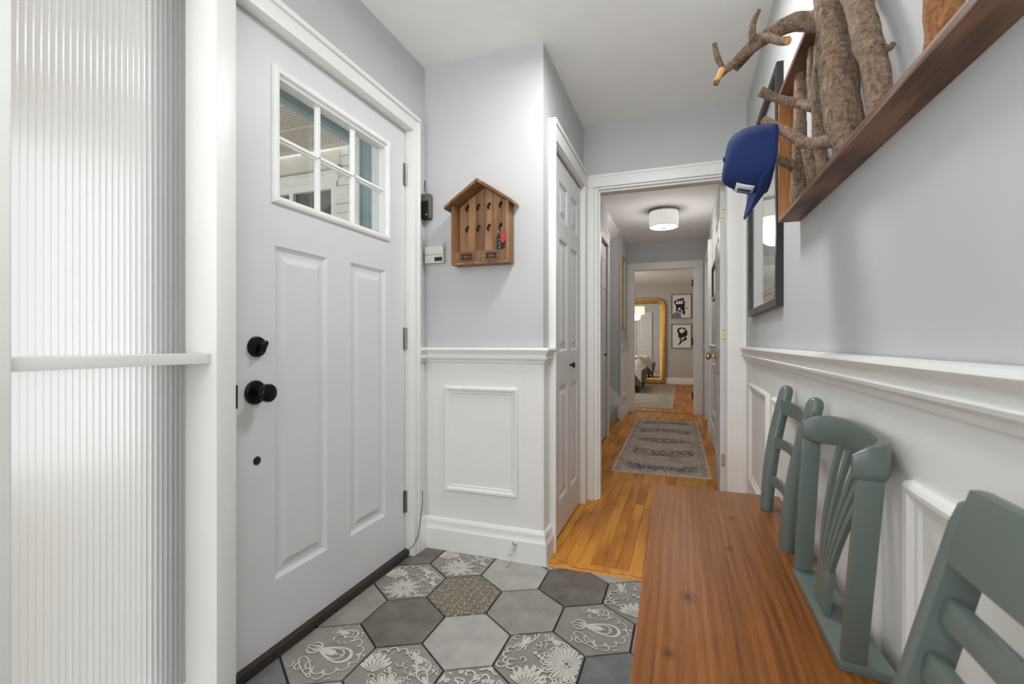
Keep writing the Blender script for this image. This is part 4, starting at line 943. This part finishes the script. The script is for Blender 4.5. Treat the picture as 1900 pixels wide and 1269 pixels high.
for p, q in ((A0, A1), (A2, A3)):
    pts = bent(p, q, -.010); rad = [.0195] * len(pts); t = (pts[-1] - pts[-2]).normalized()
    pts = pts + [q + t * .010, q + t * .016, q + t * .019]; rad = [.0185 + .0025 * math.sin(math.pi * k / 16) for k in range(len(rad))] + [.0165, .011, .003]
    mk('post', B().tube(pts, rad, 20), 'green_paint', ca, smooth=50)
for z0, h, ar in ((.800, .045, .004), (.690, .034, .016), (.572, .034, .016)):
    t = (z0 - ZB) / (.872 - ZB); slat(lerp(A0, A1, t) + V3((-.006 * math.sin(math.pi * t), -.01, 0)), lerp(A2, A3, t) + V3((-.006 * math.sin(math.pi * t), .01, 0)), h, .011, .014, ar, parent=ca)
# middle: bow back
cb = empty('chair_back', (.28, 1.09, ZB), 'green bow back with fan spindles, middle of three on the bench', 'chair back', G)
mk('base_rail', B().prism([(.238, 1.262, ZB), (.302, 1.285, ZB), (.318, .905, ZB), (.240, .922, ZB)], (0, 0, .016), .003), 'green_paint', cb)
for (y0, y1, xb0, xb1) in ((1.262, 1.262, .241, .277), (.928, .905, .244, .280)):
    b = B().prism([(xb0, y0 - .009, ZB + .016), (xb1, y0 - .009, ZB + .016), (xb1 + .018, y1 - .007, .81), (xb0 + .017, y1 - .007, .81)], (0, .015, 0), .003)
    mk('side_board', b, 'green_paint', cb)
# bowed crest: band swept along a U-shaped arc
def crest():
    b = B(); n = 28; rows = []; m = 12
    for i in range(n + 1):
        t = i / n; a = math.pi * t
        cc_, ss_ = math.cos(a), math.sin(a); yy = 1.088 + .172 * math.copysign(abs(cc_) ** .72, cc_); xx = .258 + .068 * max(ss_, 0) ** .62
        tang = V3((.068 * .62 * max(ss_, .03) ** -.38 * cc_, -.172 * .72 * max(abs(cc_), .03) ** -.28 * ss_, 0)); tang.normalize(); nr = V3((tang.y, -tang.x, 0))
        end = min(1, min(t, 1 - t) / .07); th = .011 * (.55 + .45 * end ** .5); hh = .032 * (.6 + .4 * end ** .5)
        zc = .828 + .010 * math.sin(a)
        row = []
        for k in range(m):
            q = 2 * math.pi * k / m; cx_, sx_ = math.cos(q), math.sin(q)
            row.append(V3((xx, yy, zc)) + nr * (th * math.copysign(abs(cx_) ** .6, cx_)) + Zv * (hh * math.copysign(abs(sx_) ** .55, sx_)))
        rows.append(row)
    vs = [p for r_ in rows for p in r_]; fs = [tuple(range(m))[::-1], tuple(range(m * n, m * n + m))]
    for i in range(n):
        for k in range(m): fs.append((m * i + k, m * i + (k + 1) % m, m * i + m + (k + 1) % m, m * i + m + k))
    b.add(vs, fs); return b
mk('crest_rail', crest(), 'green_paint', cb, smooth=50)
mk('fan_base', B().prism([(.252, 1.138, ZB + .016), (.252, 1.062, ZB + .016), (.262, 1.060, .59), (.262, 1.140, .59)], (.012, 0, 0), .002), 'green_paint', cb)
for q in range(5):
    y0 = 1.130 - q * .015; y1 = 1.190 - q * .050
    p0, p1 = V3((.262, y0, .588)), V3((.318 - .004 * abs(q - 2), y1, .81))
    b = B(); rows = []
    for i in range(9):
        t = i / 8; p = lerp(p0, p1, t) + V3((-.006 * math.sin(math.pi * t), 0, 0)); wv = .0065 + .004 * t
        rows += [p + V3((0, -wv, 0)), p + V3((.009, -wv, 0)), p + V3((.009, wv, 0)), p + V3((0, wv, 0))]
    fs = [(0, 1, 2, 3), (35, 34, 33, 32)] + [(4 * i + k, 4 * i + (k + 1) % 4, 4 * i + 4 + (k + 1) % 4, 4 * i + 4 + k) for i in range(8) for k in range(4)]
    b.add(rows, fs); mk('spindle', b, 'green_paint', cb)
# nearest: flat ladder back
cc = empty('chair_back', (.27, .46, ZB), 'green flat ladder back with broad top rail, nearest of three', 'chair back', G)
def cx_at(z): return .268 - .246 * (.86 - z)
for y_ in (.632, .27):
    b = B().prism([(cx_at(ZB), y_ + .014, ZB), (cx_at(ZB) + .040, y_ + .014, ZB), (cx_at(.84) + .036, y_, .84), (cx_at(.85) + .030, y_ - .002, .862), (cx_at(.86) + .014, y_ - .003, .868), (cx_at(.86) + .003, y_ - .002, .862), (cx_at(.84), y_, .84)], (0, -.022, 0), .004); mk('post', b, 'green_paint', cc)
def board(z0, z1, th, y0, y1, nm, off=0, bev=.004):
    x0, x1 = cx_at(z0) + off, cx_at(z1) + off
    return mk(nm, B().prism([(x0, y0, z0), (x1, y0, z1), (x1 + th, y0, z1), (x0 + th, y0, z0)], (0, y1 - y0, 0), bev), 'green_paint', cc)
board(.806, .884, .016, .604, .24, 'crest_rail', -.006, .007)
for z0 in (.742, .682, .618): board(z0, z0 + .026, .013, .614, .26, 'slat', .008)

# ------------------------------------------------------------------ large picture on the right wall
pc = empty('framed_map', (XR, 2.38, 1.16), 'tall black framed map print behind glass on the right wall', 'picture')
PY0, PY1, PZ0, PZ1 = 1.975, 2.80, 1.163, 2.06
mk('frame', B().ring((XR, PY1, PZ0), -Y, Zv, -X, PY1 - PY0, PZ1 - PZ0, [(0, 0), (0, .022), (.003, .024), (.030, .024), (.032, .022), (.032, .006)], False), 'frame_black', pc, smooth=0)
mk('print_sheet', B().box(XR - .006, XR - .001, PY0 + .02, PY1 - .02, PZ0 + .02, PZ1 - .02), 'map_print', pc, smooth=0)
for z_ in (PZ0 + .068, PZ0 + .085): mk('rule_line', B().box(XR - .0066, XR - .006, PY0 + .06, PY1 - .06, z_, z_ + .003), 'ink_black', pc, smooth=0)
mk('glass', B().box(XR - .012, XR - .010, PY0 + .031, PY1 - .031, PZ0 + .031, PZ1 - .031), 'clear_glass', pc, smooth=0)

# ------------------------------------------------------------------ branch coat rack
RT = V3((0, 0, 0))
rk = empty('branch_rack', (.31, 1.0, 1.40), 'wooden frame of bare upright branches used as coat rack', 'coat rack')
def zt(y): return 1.408 - (1.71 - y) * .026     # the frame hangs slightly out of level
RX0, RX1 = .284, XR - .001; RY0, RY1 = -.15, 1.712; RH = .408
def plankz(y0, y1, za, zb, nm, mat):
    return mk(nm, B().prism([(RX0, y0, zt(y0) + za), (RX1, y0, zt(y0) + za), (RX1, y0, zt(y0) + zb), (RX0, y0, zt(y0) + zb)], (0, y1 - y0, zt(y1) - zt(y0)), .0015), mat, rk)
plankz(RY0, RY1, 0, .014, 'bottom_board', 'rack_wood')
plankz(RY0, RY1, RH - .014, RH, 'top_board', 'rack_wood')
for y_ in (RY1 - .014, RY0):
    mk('end_board', B().box(RX0, RX1, y_, y_ + .014, zt(y_) + .0145, zt(y_) + RH - .0145, .001), 'rack_end_wood', rk)
def smooth_path(pts, sub=6):
    P = [V3(p) for p in pts]; out = []
    for i in range(len(P) - 1):
        p0, p1, p2, p3 = P[max(i - 1, 0)], P[i], P[i + 1], P[min(i + 2, len(P) - 1)]
        for k in range(sub):
            t = k / sub; out.append(.5 * ((2 * p1) + (p2 - p0) * t + (2 * p0 - 5 * p1 + 4 * p2 - p3) * t * t + (3 * p1 - p0 - 3 * p2 + p3) * t ** 3))
    return out + [P[-1]]
def branch(pts, rads, mat='bark', n=14, rough=.13, seed=0, name='branch', parent=None, tip=None):
    sub = 7; path = smooth_path(pts, sub); rr = []
    for i in range(len(pts) - 1):
        for k in range(sub): rr.append(rads[i] + (rads[i + 1] - rads[i]) * k / sub)
    rr.append(rads[-1])
    b = B().tube(path, rr, n, rough, True, seed)
    o = mk(name, b, mat, parent or rk, smooth=60)
    if tip:
        d = (path[-1] - path[-2]).normalized(); mk('cut_end', B().lathe([(rr[-1] * .97, -.004), (rr[-1] * .92, .0012), (0, .0018)], path[-1], d, 14), 'cut_wood', o)
    return o
ax, ay = at_x, at_y
# upright logs, base on the bottom board
l1 = branch([(.313, 1.575, zt(1.57) + .012), (.312, 1.570, 1.50), (.314, 1.562, 1.62), (.314, 1.560, 1.72), (.316, 1.565, zt(1.57) + RH - .014)], [.023, .021, .018, .016, .016], seed=1)
branch([(.305, 1.57, 1.535), (.268, 1.545, 1.548), (.225, 1.52, 1.57), (.185, 1.49, 1.58)], [.016, .013, .011, .010], 'bark', seed=2, name='peg', parent=l1)
l2 = branch([(.315, 1.395, zt(1.4) + .012), (.308, 1.405, 1.50), (.296, 1.43, 1.55), (.264, 1.47, 1.60), (.213, 1.50, 1.652)], [.020, .018, .015, .013, .012], seed=4, tip=1)
l3 = branch([(.322, 1.345, zt(1.35) + .012), (.318, 1.375, 1.55), (.314, 1.385, 1.66), (.317, 1.375, 1.74), (.318, 1.37, zt(1.35) + RH - .014)], [.015, .014, .012, .011, .011], seed=5)
branch([(.318, 1.380, 1.60), (.312, 1.42, 1.68), (.314, 1.43, 1.75), (.316, 1.43, zt(1.44) + RH - .014)], [.012, .011, .011, .0105], seed=6, name='fork', parent=l3)
branch([(.312, 1.395, 1.625), (.285, 1.43, 1.655), (.240, 1.45, 1.685), (.198, 1.45, 1.712)], [.013, .012, .011, .013], seed=7, name='peg', parent=l3, tip=1)
l4 = branch([(.314, 1.105, zt(1.1) + .012), (.302, 1.125, 1.48), (.302, 1.162, 1.60), (.303, 1.192, 1.70), (.304, 1.21, zt(1.2) + RH - .014)], [.027, .033, .035, .034, .034], seed=8, n=20, rough=.09)
branch([(.296, 1.12, 1.44), (.276, 1.20, 1.462), (.246, 1.235, 1.482)], [.018, .013, .012], 'bark', seed=9, name='stub', parent=l4, tip=1)
AR = 1.25
pts = [(.300, 1.185, 1.725)] + [ay(u, v, AR) for u, v in ((1505, 40), (1470, 42), (1420, 68), (1390, 90), (1360, 118), (1335, 140), (1328, 157))]
arm = branch(pts, [.026, .022, .019, .017, .015, .010, .008, .006], seed=11, name='arm', parent=l4)
branch([ay(1405, 75, AR), ay(1396, 68, AR - .02), ay(1397, 45, AR - .03), ay(1409, 17, AR - .05)], [.013, .009, .007, .005], seed=12, name='twig', parent=l4)
branch([ay(1410, 72, AR), ay(1428, 70, AR - .03), ay(1446, 76, AR - .06), ay(1462, 76, AR - .08)], [.010, .010, .009, .0085], seed=13, name='twig', parent=l4, tip=1)
branch([ay(1400, 84, AR), ay(1385, 105, AR + .02), ay(1364, 128, AR + .04)], [.011, .009, .008], seed=14, name='twig', parent=l4)
branch([ay(1340, 124, AR), ay(1332, 108, AR - .01), ay(1325, 80, AR - .02)], [.006, .007, .005], seed=15, name='twig', parent=l4)
mk('split_end', B().tube([ay(1341, 128, AR - .006), ay(1332, 146, AR - .008), ay(1323, 149, AR - .01)], [.0075, .006, .003], 8), 'cut_wood', l4)
l5 = branch([(.316, .966, zt(.95) + .012), (.312, .984, 1.50), (.306, 1.005, 1.56), (.308, 1.045, 1.64), (.310, 1.095, 1.72), (.312, 1.12, zt(1.13) + RH - .014)], [.019, .020, .023, .022, .025, .026], seed=16, n=18, rough=.10)
branch([(.312, 1.0, 1.560), at_y(1647, 90, .985), at_y(1658, 80, .975)], [.007, .005, .0045], 'bark', seed=17, name='stub', parent=l5)
l6 = branch([(.314, .758, zt(.76) + .012), (.312, .758, 1.50), (.314, .76, 1.62), (.316, .765, zt(.76) + RH - .014)], [.022, .020, .019, .019], 'bark_warm', seed=18)
l7 = branch([(.314, .52, zt(.52) + .012), (.312, .53, 1.55), (.314, .55, zt(.55) + RH - .014)], [.03, .028, .027], seed=19)

# ------------------------------------------------------------------ cap
cp = empty('baseball_cap', (.18, 1.38, 1.40), 'navy blue baseball cap hanging from a branch peg', 'cap')
def cap_frame():
    o = V3((.214, 1.395, 1.506)); up = V3((-1, -.06, .10)).normalized()      # towards the button
    fwd = V3((-.16, .05, -1)); fwd = (fwd - up * fwd.dot(up)).normalized(); side = up.cross(fwd); return o, up, fwd, side
co, cup, cfw, csd = cap_frame()
def cpt(f, s_, h): return co + cfw * f + csd * s_ + cup * h
b = B(); nr_, ns = 16, 36; rows = []
for i in range(nr_ + 1):
    t = i / nr_; ang = t * math.pi / 2
    row = []
    for k in range(ns):
        th = 2 * math.pi * k / ns; f, s_ = math.cos(th), math.sin(th)
        rr_ = math.cos(ang) ** .46; hh = .110 * math.sin(ang) ** 1.0
        hh += .012 * max(0, f) * math.sin(ang * 2)      # tall front panels
        lf = .086 * rr_; sd = .074 * rr_
        wob = 1 + .025 * noise.noise(V3((f * 2, s_ * 2, t * 3)))
        row.append(cpt(f * lf * wob, s_ * sd * wob, hh))
    rows.append(row)
vs = [p for r_ in rows for p in r_]; fs = [(i * ns + k, i * ns + (k + 1) % ns, (i + 1) * ns + (k + 1) % ns, (i + 1) * ns + k) for i in range(nr_) for k in range(ns)]
b.add(vs, fs); crown = mk('crown', b, 'navy_cloth', cp, smooth=180)
md = crown.modifiers.new('cloth_thickness', 'SOLIDIFY'); md.thickness = .002; md.offset = -1
mk('button', B().lathe([(.008, -.002), (.007, .003), (.003, .0055), (0, .006)], cpt(0, 0, .110), cup, 14), 'navy_cloth', cp)
b = B(); nu, nv = 10, 24; vs = []
for i in range(nu + 1):
    for k in range(nv + 1):
        th = R(-72 + 144 * k / nv); f, s_ = math.cos(th), math.sin(th); t = i / nu
        lf = .086 * f + t * .070 * max(0, f) ** .55; sd = .074 * s_ * (1 + .10 * t)
        vs.append(cpt(lf, sd, 0.004 + t * .040 - (s_ ** 2) * .016 * t))
b.add(vs, [(i * (nv + 1) + k, i * (nv + 1) + k + 1, (i + 1) * (nv + 1) + k + 1, (i + 1) * (nv + 1) + k) for i in range(nu) for k in range(nv)])
brim = mk('brim', b, 'navy_cloth', cp, smooth=180)
md = brim.modifiers.new('brim_thickness', 'SOLIDIFY'); md.thickness = .003
# embroidered front mark
def front_pt(s_, h):
    ang = math.asin(min(.99, h / .118)); rr_ = math.cos(ang) ** .46; th = math.asin(max(-1, min(1, s_ / (.074 * rr_))))
    return cpt(.0895 * rr_ * math.cos(th), s_, h + .010 * math.sin(ang * 2))
b = B(); gv = []; gn = 12
for i in range(gn + 1):
    for k in range(7): gv.append(front_pt(-.034 + .068 * i / gn, .030 + .04 * k / 6))
b.add(gv, [(i * 7 + k, i * 7 + k + 1, i * 7 + 8 + k, i * 7 + 7 + k) for i in range(gn) for k in range(6)])
em = mk('emblem', b, 'white_thread', cp, smooth=180); em.modifiers.new('stitch_thickness', 'SOLIDIFY').thickness = .002
b = B()
for s0 in (-.018, -.002, .014):
    gv = [front_pt(s0 + .004 * q, h) + cfw * .0022 for h in (.036, .046, .056, .064) for q in (0, 1, 2)]
    b.add(gv, [(r_ * 3 + k, r_ * 3 + k + 1, r_ * 3 + 4 + k, r_ * 3 + 3 + k) for r_ in range(3) for k in range(2)])
mk('emblem_mark', b, 'navy_cloth', cp, smooth=180)
